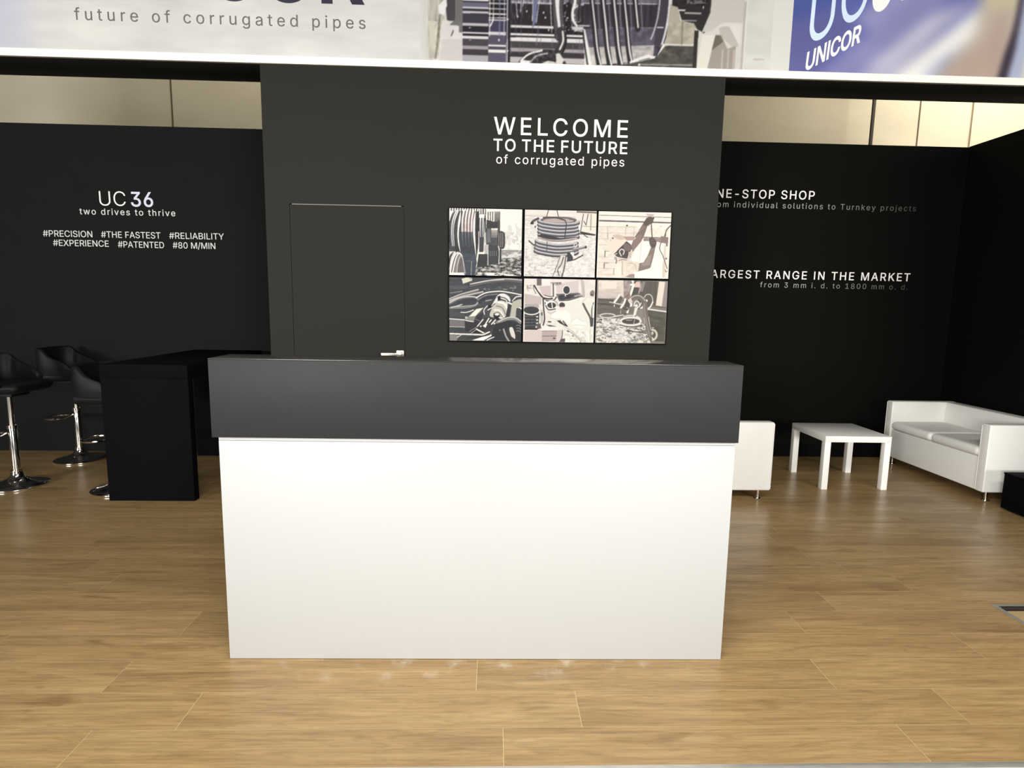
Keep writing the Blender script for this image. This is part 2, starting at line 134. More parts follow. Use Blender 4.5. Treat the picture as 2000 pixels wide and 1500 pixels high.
# ------------------------------------------------------------------ lettering: outlines of a plain grotesque alphabet
GLYPHS = json.loads(r"""{"#":[440,[259,0,242,0,270,170,298,339,326,509,343,509,360,509,377,509,349,339,321,170,294,0,276,0],[137,140,10,140,13,157,16,174,19,192,146,192,273,192,400,192,397,174,394,157,391,140,264,140],[81,0,64,0,91,170,119,339,147,509,164,509,181,509,198,509,170,339,142,170,115,0,98,0],[167,316,40,316,43,334,46,351,49,368,176,368,302,368,429,368,427,351,424,334,421,316,294,316]],"-":[453,[263,244,337,244,337,226,337,207,337,188,263,188,188,188,114,188,114,207,114,226,114,244,188,244]],".":[188,[108,-4,95,-4,83,-4,72,0,63,9,54,18,50,28,50,41,50,54,54,65,63,73,72,82,83,87,95,87,108,87,119,82,128,73,137,65,141,54,141,41,141,28,137,18,128,9,119,0]],"/":[249,[216,533,235,533,180,330,126,127,71,-76,52,-76,33,-76,14,-76,69,127,124,330,178,533,197,533]],"0":[453,[264,-7,227,-7,189,-7,157,3,130,24,103,45,83,74,69,113,55,152,48,199,48,254,48,309,55,356,69,395,83,434,104,464,130,484,157,505,189,516,227,516,264,516,296,505,323,484,350,464,370,434,384,395,398,356,405,309,405,254,405,199,398,152,384,113,370,74,350,45,323,24,297,3],[202,50,227,50,252,50,273,58,290,74,308,90,321,113,330,144,339,174,344,211,344,254,344,297,339,334,330,365,321,395,308,419,290,435,273,451,252,460,227,460,202,460,180,451,163,435,146,419,132,395,123,365,114,334,109,297,109,254,109,211,114,174,123,144,132,113,146,90,163,74,180,58]],"1":[453,[181,0,76,0,76,18,76,36,76,55,181,55,286,55,391,55,391,36,391,18,391,0,286,0],[250,509,276,509,276,339,276,170,276,0,255,0,234,0,212,0,212,149,212,299,212,448,211,448,210,448,209,448,168,418,127,388,86,358,86,381,86,404,86,427,123,454,161,481,198,509,224,509]],"3":[453,[252,-7,218,-7,187,-7,158,-1,133,10,107,21,86,37,70,57,54,78,46,103,44,132,66,132,87,132,109,132,111,114,117,99,126,87,136,75,149,65,165,59,181,53,199,50,219,50,239,50,258,53,275,61,292,68,305,79,315,93,324,107,329,124,329,145,329,163,325,181,316,196,307,212,293,224,275,234,256,243,231,248,201,248,186,248,172,248,157,248,157,265,157,282,157,299,200,349,244,399,288,448,288,450,288,451,288,452,215,452,142,452,70,452,70,471,70,490,70,509,171,509,272,509,372,509,372,493,372,477,372,461,319,400,265,339,211,278,211,282,211,285,211,289,249,293,281,288,308,276,335,263,356,246,371,222,386,199,393,173,393,145,393,115,385,89,370,66,355,43,335,25,309,12,282,0]],"6":[453,[258,-7,226,-7,195,-7,167,0,142,15,118,29,98,49,84,74,71,100,64,129,64,162,64,186,69,212,80,239,91,266,110,300,137,340,176,396,214,453,252,509,276,509,299,509,322,509,265,426,208,344,151,261,149,261,147,261,145,261,150,271,157,280,165,288,174,296,184,302,196,307,207,312,221,314,235,314,266,314,293,308,316,295,339,282,357,263,370,240,382,216,389,189,389,157,389,125,382,97,368,73,354,48,334,28,310,14,286,0],[207,48,226,48,246,48,264,53,279,63,294,72,306,85,314,101,323,118,327,136,327,157,327,178,323,197,314,213,306,230,294,242,279,251,264,261,246,265,226,265,207,265,189,261,174,252,159,243,147,230,138,214,129,198,125,179,125,158,125,137,129,118,138,102,147,85,159,72,174,63,189,53]],"8":[453,[260,-7,226,-7,192,-7,162,-1,136,11,109,24,89,40,74,62,59,83,52,108,52,135,52,157,56,177,65,195,74,213,86,229,101,241,116,253,133,261,153,265,153,265,153,266,153,267,128,273,108,287,93,308,78,329,70,353,70,380,70,406,77,429,90,450,104,470,122,486,146,498,169,510,196,516,226,516,256,516,283,510,306,498,329,486,348,470,361,450,375,429,382,406,382,380,382,353,374,329,359,308,344,287,325,273,300,267,300,266,300,265,300,265,319,261,336,253,351,241,366,229,378,213,387,195,396,177,401,157,401,135,401,108,393,83,378,62,364,40,343,24,317,11,291,-1],[204,49,226,49,249,49,268,53,285,60,301,68,314,78,323,91,332,105,337,121,337,139,337,158,332,174,322,189,313,203,300,214,283,223,266,231,247,235,226,235,205,235,186,231,169,223,152,214,139,203,130,189,120,174,115,158,115,139,115,121,120,105,129,91,138,78,151,68,167,60,184,53],[208,290,226,290,244,290,260,293,274,300,288,307,299,318,307,330,315,343,319,358,319,376,319,393,315,407,308,420,300,433,289,443,275,449,261,456,245,460,226,460,208,460,191,456,177,449,163,443,152,433,145,420,137,407,133,393,133,376,133,358,137,343,145,330,152,318,163,307,178,300,192,293]],"A":[480,[39,0,16,0,78,170,140,339,201,509,226,509,251,509,276,509,338,339,401,170,463,0,440,0,418,0,395,0,359,101,323,202,287,302,281,321,273,344,264,372,255,400,245,435,232,478,236,478,241,478,245,478,233,435,222,399,213,371,204,343,196,320,191,302,155,202,120,101,85,0,62,0],[197,142,110,142,110,161,110,180,110,199,197,199,283,199,370,199,370,180,370,161,370,142,283,142]],"B":[456,[122,0,60,0,60,170,60,339,60,509,120,509,181,509,241,509,276,509,306,503,329,491,352,479,369,462,381,442,392,422,398,399,398,374,398,352,394,334,387,320,379,306,369,294,356,286,344,277,330,271,315,267,315,265,315,264,315,262,331,261,347,255,363,245,379,235,392,221,402,203,413,185,418,163,418,136,418,111,412,87,400,67,388,46,370,30,344,18,319,6,287,0,247,0,184,0],[125,115,125,57,165,57,205,57,245,57,284,57,313,65,330,80,347,95,355,114,355,137,355,154,351,170,342,184,334,198,321,209,306,218,290,227,271,231,248,231,207,231,166,231,125,231,125,173],[125,341,125,285,162,285,200,285,238,285,257,285,273,289,288,296,303,303,315,313,323,326,332,339,336,355,336,372,336,395,328,414,313,429,297,444,273,452,240,452,202,452,163,452,125,452,125,396]],"C":[510,[293,-7,267,-7,223,-7,184,4,150,25,116,46,89,76,70,115,50,154,40,201,40,254,40,308,50,354,70,393,89,432,116,462,150,484,184,505,223,516,267,516,293,516,317,512,340,504,363,497,384,486,402,471,420,457,436,439,448,418,460,398,468,374,473,348,451,348,430,348,408,348,404,366,398,381,389,395,381,408,370,419,357,428,345,438,331,444,315,449,300,454,284,456,267,456,236,456,208,448,184,432,159,417,139,394,125,364,111,334,103,297,103,254,103,211,111,175,125,145,140,115,159,92,184,76,209,61,236,53,267,53,284,53,300,55,315,60,331,65,345,71,357,81,370,90,381,101,389,114,398,128,404,143,408,160,430,160,451,160,473,160,469,135,460,111,448,91,436,70,421,52,402,38,384,23,363,12,341,5,318,-3]],"D":[502,[271,0,219,0,178,0,137,0,96,0,96,19,96,38,96,57,136,57,175,57,215,57,256,57,291,65,318,81,345,97,366,119,379,149,392,179,399,214,399,255,399,296,392,331,379,361,366,390,346,412,320,428,293,444,260,452,221,452,178,452,136,452,93,452,93,471,93,490,93,509,137,509,181,509,225,509,275,509,317,499,353,478,388,458,415,429,433,391,452,353,462,308,462,255,462,202,452,157,433,119,414,81,387,51,351,31,314,10],[103,509,125,509,125,339,125,170,125,0,103,0,82,0,60,0,60,170,60,339,60,509,82,509]],"E":[419,[165,0,60,0,60,170,60,339,60,509,164,509,268,509,372,509,372,490,372,471,372,452,290,452,207,452,125,452,125,396,125,341,125,286,202,286,278,286,355,286,355,267,355,248,355,229,278,229,202,229,125,229,125,172,125,114,125,57,208,57,292,57,375,57,375,38,375,19,375,0,270,0]],"F":[410,[82,0,60,0,60,170,60,339,60,509,163,509,266,509,369,509,369,490,369,471,369,452,288,452,206,452,125,452,125,394,125,336,125,278,198,278,272,278,346,278,346,259,346,240,346,221,272,221,198,221,125,221,125,147,125,74,125,0,103,0]],"G":[520,[309,-7,269,-7,223,-7,184,4,149,25,115,46,88,77,69,116,50,155,40,201,40,254,40,308,50,354,69,393,88,432,115,462,149,484,183,505,221,516,265,516,292,516,317,512,340,504,364,496,385,484,403,469,422,454,437,437,449,416,461,396,470,373,474,349,452,349,430,349,408,349,403,365,396,380,387,393,379,406,368,417,356,427,344,436,330,444,315,448,300,453,283,456,265,456,235,456,208,448,183,432,159,417,139,394,125,364,111,334,103,297,103,254,103,211,111,175,125,145,140,115,159,92,184,76,209,61,237,53,269,53,297,53,323,59,345,71,367,83,384,101,396,123,409,146,415,172,415,202,421,201,428,200,434,199,384,199,333,199,283,199,283,218,283,237,283,256,348,256,413,256,478,256,478,237,478,219,478,200,478,158,469,122,451,91,433,60,408,36,377,19,345,2]],"H":[517,[82,0,60,0,60,170,60,339,60,509,82,509,103,509,125,509,125,435,125,362,125,289,214,289,303,289,392,289,392,362,392,435,392,509,414,509,435,509,457,509,457,339,457,170,457,0,435,0,414,0,392,0,392,77,392,155,392,232,303,232,214,232,125,232,125,155,125,77,125,0,103,0]],"I":[184,[60,0,60,0,60,0,60,509,60,509,60,509,124,509,124,509,124,509,124,0,124,0,124,0]],"K":[467,[146,189,104,145,104,169,104,193,104,216,116,232,128,247,139,261,151,275,162,290,174,303,187,317,199,331,212,344,262,399,313,454,364,509,392,509,420,509,448,509,376,431,304,353,231,276,230,276,229,276,228,276,187,233],[82,0,60,0,60,170,60,339,60,509,82,509,103,509,125,509,125,451,125,392,125,334,124,298,124,261,124,225,124,214,124,204,125,193,125,129,125,64,125,0,103,0],[398,0,372,0,311,86,249,173,188,259,201,276,215,293,228,309,302,206,375,103,449,0,423,0]],"L":[393,[160,0,60,0,60,170,60,339,60,509,82,509,103,509,125,509,125,358,125,208,125,57,203,57,282,57,361,57,361,38,361,19,361,0,261,0]],"M":[628,[60,0,60,0,60,0,60,509,60,509,60,509,152,509,152,509,152,509,314,90,314,90,314,90,476,509,476,509,476,509,568,509,568,509,568,509,568,0,568,0,568,0,505,0,505,0,505,0,505,420,505,420,505,420,346,0,346,0,346,0,282,0,282,0,282,0,123,420,123,420,123,420,123,0,123,0,123,0]],"N":[523,[60,0,60,0,60,0,60,509,60,509,60,509,136,509,136,509,136,509,399,110,399,110,399,110,399,509,399,509,399,509,463,509,463,509,463,509,463,0,463,0,463,0,387,0,387,0,387,0,124,398,124,398,124,398,124,0,124,0,124,0]],"O":[533,[311,-7,267,-7,223,-7,184,4,150,25,116,46,90,76,70,115,50,154,40,201,40,254,40,308,50,354,70,393,90,432,116,462,150,484,184,505,223,516,267,516,311,516,350,505,384,484,418,462,444,432,464,393,483,354,493,308,493,254,493,201,483,154,464,115,444,76,418,46,384,25,350,4],[236,53,267,53,297,53,325,61,349,76,374,91,394,114,408,144,423,174,430,211,430,254,430,298,423,335,408,365,394,395,374,417,349,433,325,448,297,456,267,456,236,456,209,448,184,433,159,417,140,394,125,364,111,334,103,297,103,254,103,211,111,174,125,144,140,114,159,92,184,76,209,61]],"P":[445,[82,0,60,0,60,170,60,339,60,509,118,509,177,509,235,509,274,509,307,502,332,487,358,473,377,454,390,430,402,405,409,378,409,348,409,317,402,290,390,265,377,241,358,222,332,207,307,193,274,186,235,186,193,186,151,186,109,186,109,205,109,224,109,242,150,242,191,242,233,242,259,242,281,247,297,256,313,265,325,278,333,294,341,310,344,328,344,348,344,368,341,386,333,402,325,417,313,430,297,439,280,448,259,452,232,452,196,452,160,452,125,452,125,301,125,151,125,0,103,0]],"R":[449,[82,0,60,0,60,170,60,339,60,509,119,509,177,509,236,509,275,509,307,502,333,489,359,475,378,457,390,433,403,410,409,382,409,352,409,321,403,295,390,271,378,248,359,230,333,217,307,204,275,198,236,198,189,198,143,198,96,198,96,217,96,236,96,255,142,255,188,255,234,255,260,255,281,259,298,267,314,275,326,286,334,300,341,315,345,332,345,352,345,372,341,390,334,405,326,420,314,431,298,440,281,448,259,452,233,452,197,452,161,452,125,452,125,301,125,151,125,0,103,0],[378,0,353,0,312,76,271,153,230,229,254,229,279,229,303,229,344,153,386,76,428,0,403,0]],"S":[447,[263,-9,224,-9,187,-9,155,-3,128,9,100,21,79,38,64,60,49,82,40,107,38,137,60,137,82,137,104,137,106,117,112,101,123,88,134,75,149,65,166,59,184,52,203,49,224,49,247,49,268,53,286,60,304,68,319,78,329,92,340,105,346,121,346,139,346,155,341,169,332,179,323,189,311,198,296,205,281,211,264,217,245,222,224,228,204,234,184,239,142,251,109,268,86,289,63,311,52,339,52,372,52,401,60,426,75,448,90,469,111,486,138,498,164,510,194,516,227,516,261,516,290,510,316,498,342,486,362,469,377,449,392,428,400,404,401,378,380,378,358,378,337,378,335,403,323,423,302,437,281,451,256,459,225,459,203,459,184,455,167,448,151,441,138,431,129,418,120,406,115,391,115,376,115,358,120,344,131,334,142,323,154,314,169,308,184,302,199,297,212,293,230,289,247,284,264,279,279,275,295,270,312,264,328,257,344,248,359,238,373,227,385,214,395,198,404,181,408,162,408,139,408,111,401,86,386,64,372,41,351,24,323,11,296,-2]],"T":[449,[85,452,32,452,32,471,32,490,32,509,160,509,288,509,417,509,417,490,417,471,417,452,363,452,310,452,257,452,257,301,257,151,257,0,235,0,214,0,193,0,193,151,193,301,193,452,139,452]],"U":[517,[299,-8,259,-8,219,-8,184,0,154,15,124,31,101,53,85,80,68,107,60,138,60,173,60,285,60,397,60,509,81,509,103,509,124,509,124,399,124,288,124,178,124,154,130,132,141,113,152,94,167,79,187,68,207,57,231,52,259,52,287,52,311,57,331,68,351,79,366,94,377,113,387,132,393,154,393,178,393,288,393,399,393,509,414,509,436,509,457,509,457,397,457,285,457,173,457,138,449,107,433,80,416,53,393,31,363,15,334,0]],"W":[686,[15,509,15,509,15,509,83,509,83,509,83,509,187,105,187,105,187,105,305,509,305,509,305,509,381,509,381,509,381,509,499,105,499,105,499,105,603,509,603,509,603,509,671,509,671,509,671,509,536,0,536,0,536,0,463,0,463,0,463,0,343,410,343,410,343,410,223,0,223,0,223,0,150,0,150,0,150,0]],"X":[469,[12,0,12,0,12,0,190,260,190,260,190,260,20,509,20,509,20,509,100,509,100,509,100,509,233,308,233,308,233,308,366,509,366,509,366,509,446,509,446,509,446,509,276,262,276,262,276,262,457,0,457,0,457,0,377,0,377,0,377,0,233,211,233,211,233,211,92,0,92,0,92,0]],"Y":[472,[225,0,203,0,203,69,203,139,203,208,141,308,79,409,16,509,41,509,66,509,91,509,125,454,159,399,192,344,203,326,213,309,222,292,231,275,240,255,250,230,241,230,232,230,224,230,233,255,242,276,251,293,260,310,270,327,280,344,314,399,347,454,381,509,406,509,430,509,455,509,393,409,330,308,268,208,268,139,268,69,268,0,247,0]],"a":[389,[182,-9,160,-9,136,-9,114,-4,94,5,75,14,59,27,48,45,36,62,30,83,30,108,30,130,35,147,43,161,52,175,63,185,78,193,92,201,108,207,125,211,143,215,160,218,178,220,201,223,219,225,234,227,248,228,258,231,265,235,272,239,276,245,276,255,276,255,276,256,276,257,276,272,273,286,267,297,261,308,252,316,240,322,228,328,213,331,196,331,178,331,162,328,149,322,136,317,126,309,118,301,110,292,104,283,100,274,80,280,61,285,41,291,50,314,62,332,79,346,95,360,113,369,133,375,153,381,173,384,194,384,208,384,223,383,239,379,255,376,271,370,286,360,301,351,313,338,322,320,332,303,337,280,337,251,337,168,337,84,337,0,317,0,297,0,277,0,277,17,277,35,277,52,275,52,274,52,272,52,268,43,261,34,252,25,243,15,230,7,215,1,200,-5],[155,45,170,45,193,45,212,50,228,59,243,68,255,79,263,93,271,107,276,122,276,138,276,155,276,173,276,190,273,187,268,184,259,182,251,180,242,178,231,176,221,174,210,172,200,171,190,170,182,169,175,168,161,166,147,163,134,159,121,154,111,148,103,139,96,131,92,119,92,105,92,92,95,81,102,72,109,63,118,57,130,52,142,48]],"c":[396,[226,-8,207,-8,173,-8,143,0,117,16,91,33,71,56,56,85,41,114,34,149,34,187,34,227,41,262,56,291,71,321,91,343,117,360,143,376,173,384,207,384,226,384,243,382,260,377,276,372,292,365,305,356,319,347,330,335,340,322,350,309,357,294,362,277,342,272,322,267,303,262,300,272,296,281,290,289,285,297,278,305,270,311,262,317,253,322,242,325,232,328,220,330,207,330,182,330,161,323,145,310,129,297,116,280,108,258,100,237,96,213,96,187,96,162,100,139,108,117,116,96,129,79,145,66,161,53,182,46,207,46,220,46,232,48,243,52,253,55,263,60,271,66,279,72,286,80,292,89,297,97,301,107,304,117,324,112,343,107,363,102,358,85,351,70,341,56,332,43,320,31,306,21,293,12,277,4,261,-1,244,-6]],"d":[424,[219,-8,195,-8,164,-8,136,0,111,16,87,32,68,55,55,84,41,114,34,149,34,189,34,229,41,263,55,293,69,322,88,345,112,361,136,376,164,384,196,384,219,384,238,381,253,373,268,365,279,356,287,346,296,336,302,327,306,319,308,319,309,319,311,319,311,382,311,446,311,509,331,509,351,509,372,509,372,339,372,170,372,0,352,0,332,0,313,0,313,20,313,39,313,59,311,59,309,59,307,59,302,51,295,42,287,31,278,21,267,12,252,4,238,-4],[181,47,205,47,227,47,247,53,263,65,279,77,291,94,299,115,308,136,312,161,312,189,312,217,308,242,300,263,292,284,279,300,263,312,247,324,228,330,205,330,181,330,161,324,145,311,129,299,116,282,108,261,100,240,96,216,96,189,96,162,100,138,109,117,117,95,129,78,145,66,161,53]],"e":[404,[238,-8,212,-8,175,-8,143,0,117,16,90,33,70,56,56,85,41,114,34,148,34,187,34,226,41,260,55,290,69,319,89,343,115,359,141,376,171,384,205,384,226,384,246,381,266,374,285,367,303,356,319,341,335,326,348,306,357,282,366,258,371,228,371,194,371,186,371,178,371,169,272,169,174,169,75,169,75,187,75,204,75,221,163,221,250,221,338,221,329,215,319,208,310,202,310,227,306,249,298,269,290,288,278,303,263,314,247,325,228,330,205,330,182,330,163,325,146,313,130,302,118,288,109,270,100,251,96,232,96,211,96,200,96,189,96,178,96,150,101,126,110,106,120,87,134,72,151,61,168,51,189,46,212,46,228,46,241,48,254,53,266,57,277,64,285,73,294,82,301,93,306,105,325,101,345,96,365,91,359,71,349,54,335,39,321,24,303,13,283,4,262,-4]],"f":[254,[154,379,228,379,228,362,228,344,228,327,154,327,80,327,6,327,6,344,6,362,6,379,80,379],[101,0,81,0,81,144,81,288,81,432,81,453,86,471,96,486,106,500,119,511,135,519,152,526,169,530,187,530,201,530,213,529,222,527,232,525,238,523,243,521,238,503,233,486,227,468,224,470,220,471,215,472,210,473,203,474,195,474,176,474,163,469,154,460,146,451,142,437,142,419,142,279,142,140,142,0,121,0]],"g":[425,[238,-151,207,-151,179,-151,155,-147,134,-140,113,-132,96,-123,82,-110,69,-98,58,-84,51,-69,67,-60,84,-50,101,-41,107,-49,113,-57,122,-66,130,-75,141,-82,154,-88,168,-94,186,-97,207,-97,238,-97,263,-90,282,-75,302,-60,311,-37,311,-6,311,19,311,44,311,68,310,68,308,68,306,68,301,60,295,51,287,41,278,32,267,23,252,16,238,8,219,5,195,5,164,5,137,12,113,27,88,41,69,62,55,90,41,118,34,152,34,191,34,230,41,264,55,293,69,322,88,345,112,361,137,376,165,384,196,384,220,384,239,381,253,373,268,365,280,356,288,346,297,336,303,327,308,319,309,319,311,319,313,319,313,339,313,359,313,379,333,379,353,379,372,379,372,250,372,121,372,-9,372,-42,365,-69,350,-90,335,-111,316,-126,291,-136,266,-146],[181,59,205,59,228,59,248,64,264,75,280,86,292,101,300,121,308,141,312,165,312,193,312,220,308,243,300,264,292,284,280,301,264,312,248,324,228,330,205,330,181,330,161,324,145,312,129,299,117,283,109,262,100,242,96,219,96,193,96,166,100,143,109,123,117,103,129,87,145,76,162,65]],"h":[410,[114,249,114,227,114,151,114,76,114,0,93,0,73,0,53,0,53,170,53,339,53,509,73,509,93,509,114,509,114,435,114,361,114,287,110,287,106,287,102,287,114,322,131,347,152,362,174,377,199,384,227,384,253,384,276,379,295,369,315,358,330,342,341,321,352,299,357,273,357,240,357,160,357,80,357,0,337,0,316,0,296,0,296,78,296,157,296,235,296,265,288,288,273,304,258,321,237,329,210,329,192,329,175,325,161,317,146,309,135,298,126,283,118,267]],"i":[167,[73,0,53,0,53,126,53,253,53,379,73,379,93,379,114,379,114,253,114,126,114,0,93,0],[95,443,84,443,72,443,62,447,54,455,45,462,41,472,41,483,41,494,45,504,54,512,62,520,72,524,84,524,95,524,106,520,114,512,122,504,126,494,126,483,126,472,122,462,114,455,106,447]],"j":[167,[53,243,53,379,73,379,93,379,114,379,114,243,114,106,114,-30,114,-53,110,-73,102,-90,93,-107,81,-120,65,-129,48,-138,28,-143,4,-143,-1,-143,-5,-143,-10,-143,-10,-124,-10,-105,-10,-87,-6,-87,-2,-87,2,-87,20,-87,32,-82,40,-72,49,-62,53,-48,53,-29,53,107],[95,443,83,443,72,443,62,447,53,455,45,462,41,472,41,483,41,494,45,504,53,512,62,520,72,524,83,524,95,524,105,520,114,512,122,504,126,494,126,483,126,472,122,462,114,455,105,447]],"k":[381,[132,158,110,137,110,162,110,187,110,212,113,212,117,212,121,212,175,268,230,323,284,379,310,379,335,379,360,379,301,319,243,259,184,199,182,199,179,199,177,199,155,178],[73,0,53,0,53,170,53,339,53,509,73,509,93,509,114,509,114,339,114,170,114,0,93,0],[320,0,294,0,245,62,197,124,148,186,162,200,177,214,191,229,252,152,312,76,372,0,346,0]],"l":[189,[147,-2,139,-2,110,-2,88,5,74,20,60,35,53,57,53,84,53,226,53,367,53,509,73,509,93,509,114,509,114,372,114,235,114,99,114,81,116,69,120,62,125,55,133,52,146,52,152,52,157,52,160,53,164,53,167,54,170,54,173,37,177,20,181,3,175,1,169,0,162,-1,154,-2]],"m":[610,[73,0,53,0,53,126,53,253,53,379,72,379,92,379,112,379,112,351,112,323,112,295,111,295,109,295,108,295,113,316,121,332,132,346,144,359,157,369,172,376,187,383,203,386,219,386,247,386,270,378,287,361,305,344,316,322,321,295,318,295,315,295,312,295,317,313,325,329,337,343,349,357,364,367,381,375,398,382,416,386,437,386,459,386,479,381,497,372,515,362,530,348,541,328,551,309,557,285,557,255,557,170,557,85,557,0,536,0,516,0,496,0,496,85,496,169,496,254,496,281,488,301,473,313,457,325,439,330,419,330,402,330,387,327,374,320,362,313,352,303,345,290,339,278,335,263,335,247,335,165,335,82,335,0,315,0,295,0,274,0,274,87,274,173,274,260,274,281,267,298,253,311,239,324,221,330,199,330,185,330,171,327,158,320,144,313,134,303,126,289,118,276,114,258,114,238,114,159,114,79,114,0,93,0]],"n":[410,[114,249,114,227,114,151,114,76,114,0,93,0,73,0,53,0,53,126,53,253,53,379,72,379,92,379,112,379,112,349,112,318,112,287,109,287,106,287,102,287,114,322,131,347,152,362,174,377,199,384,227,384,253,384,276,379,295,369,314,358,330,342,341,321,352,299,357,273,357,240,357,160,357,80,357,0,337,0,316,0,296,0,296,78,296,157,296,235,296,265,288,288,273,304,258,321,237,329,210,329,192,329,175,325,161,317,146,309,135,298,126,283,118,267]],"o":[415,[242,-8,207,-8,173,-8,143,0,117,16,91,33,71,56,56,85,41,114,34,149,34,187,34,227,41,262,56,291,71,321,91,343,117,360,143,376,173,384,207,384,242,384,273,376,299,360,325,343,345,321,359,291,374,262,381,227,381,187,381,149,374,114,359,85,345,56,325,33,299,16,273,0],[182,46,207,46,233,46,254,53,270,66,287,79,299,96,307,117,315,139,319,162,319,187,319,213,315,236,307,258,299,280,287,297,270,310,254,323,233,330,207,330,182,330,161,323,145,310,129,297,116,280,108,258,100,237,96,213,96,187,96,162,100,139,108,117,116,96,129,79,145,66,161,53]],"p":[424,[73,-143,53,-143,53,31,53,205,53,379,72,379,92,379,112,379,112,359,112,339,112,319,114,319,116,319,118,319,123,327,129,336,137,346,145,356,157,365,171,373,186,381,205,384,229,384,261,384,289,376,313,361,337,345,356,322,370,293,383,263,390,229,390,189,390,149,383,114,370,84,356,55,337,32,313,16,289,0,261,-8,229,-8,206,-8,187,-4,173,4,158,12,146,21,138,31,130,42,123,51,118,59,117,59,115,59,114,59,114,-8,114,-76,114,-143,93,-143],[197,47,220,47,244,47,263,53,279,66,295,78,308,95,316,117,324,138,328,162,328,189,328,216,324,240,316,261,308,282,296,299,280,311,264,324,244,330,220,330,197,330,177,324,161,312,145,300,133,284,125,263,117,242,113,217,113,189,113,161,117,136,125,115,133,94,146,77,162,65,178,53]],"r":[259,[73,0,53,0,53,126,53,253,53,379,72,379,92,379,112,379,112,360,112,340,112,321,113,321,114,321,115,321,122,340,135,355,152,367,170,379,190,385,213,385,218,385,223,385,229,384,235,384,240,384,243,384,243,363,243,343,243,322,242,323,237,323,230,324,223,325,215,326,207,326,189,326,173,322,159,315,145,307,134,297,126,284,118,270,114,255,114,237,114,158,114,79,114,0,93,0]],"s":[365,[211,-8,182,-8,156,-8,133,-4,112,3,92,11,75,23,62,38,49,53,40,72,36,94,55,98,74,102,94,107,99,86,109,70,124,60,139,50,158,45,181,45,208,45,229,51,244,62,260,74,268,87,268,103,268,116,263,127,254,136,245,144,231,151,212,155,191,160,170,165,149,170,115,178,89,191,72,208,55,225,47,247,47,274,47,296,53,315,65,332,77,348,94,361,115,370,136,380,160,384,187,384,213,384,235,380,254,372,272,365,287,353,299,339,310,325,319,309,324,290,305,286,287,281,268,277,263,292,255,304,243,316,230,327,212,333,187,333,165,333,146,327,131,317,116,306,109,293,109,277,109,263,114,252,124,243,134,235,150,228,172,223,191,218,210,214,229,209,264,201,290,188,306,171,323,154,331,133,331,107,331,84,325,64,312,47,300,30,282,16,260,6,237,-3]],"t":[227,[138,379,204,379,204,362,204,344,204,327,138,327,72,327,6,327,6,344,6,362,6,379,72,379],[65,345,65,471,85,471,106,471,126,471,126,347,126,222,126,98,126,81,129,69,136,61,143,54,154,50,170,50,174,50,179,50,185,51,191,52,197,53,202,54,206,36,209,19,213,2,207,0,200,-2,192,-3,184,-4,176,-4,168,-4,136,-4,110,4,92,21,74,38,65,62,65,93,65,219]],"u":[410,[211,-5,182,-5,157,-5,134,0,115,11,95,21,80,37,69,59,58,80,53,107,53,139,53,219,53,299,53,379,73,379,93,379,114,379,114,301,114,222,114,144,114,114,121,91,137,75,152,58,173,50,200,50,218,50,235,54,249,62,264,70,275,81,283,97,292,112,296,131,296,153,296,228,296,304,296,379,316,379,337,379,357,379,357,253,357,126,357,0,337,0,318,0,298,0,298,31,298,61,298,92,301,92,304,92,307,92,295,57,279,32,257,17,235,2]],"v":[389,[184,0,163,0,114,126,66,253,17,379,40,379,62,379,84,379,111,305,138,230,165,155,174,132,181,110,187,87,193,64,199,42,206,21,198,21,191,21,184,21,191,42,197,64,203,87,209,110,216,132,224,155,251,230,278,305,305,379,327,379,349,379,371,379,323,253,275,126,226,0,205,0]],"w":[567,[158,0,138,0,99,126,61,253,23,379,44,379,66,379,87,379,103,324,118,269,133,214,140,191,147,165,154,137,161,108,168,76,175,41,172,41,168,41,165,41,172,75,179,106,186,135,193,163,199,190,206,214,221,269,237,324,252,379,273,379,295,379,316,379,332,324,347,269,362,214,368,190,375,164,382,136,388,107,395,76,402,41,399,41,395,41,391,41,399,75,406,107,413,135,420,164,427,190,434,214,449,269,465,324,480,379,502,379,523,379,545,379,506,253,468,126,429,0,409,0,389,0,368,0,352,57,335,114,319,172,314,189,309,207,305,225,300,243,295,261,291,280,286,299,281,318,277,338,281,338,286,338,291,338,286,319,281,299,277,280,272,261,267,243,263,225,258,206,253,189,248,172,231,114,215,57,199,0,178,0]],"y":[389,[51,-140,47,-139,52,-121,57,-103,61,-86,65,-86,68,-87,71,-87,83,-90,94,-91,104,-89,114,-87,122,-82,130,-74,138,-66,145,-53,151,-36,155,-24,159,-13,163,-1,114,126,66,252,17,379,40,379,62,379,84,379,111,305,138,230,165,155,174,132,181,109,187,87,193,64,199,42,206,21,198,21,191,21,184,21,190,42,196,64,202,87,209,110,216,132,224,155,251,230,278,305,305,379,327,379,349,379,371,379,316,234,260,88,204,-58,196,-78,187,-94,177,-107,166,-120,153,-129,139,-136,125,-142,109,-145,91,-145,81,-145,72,-144,65,-143,57,-142]]}""")
_gc = {}
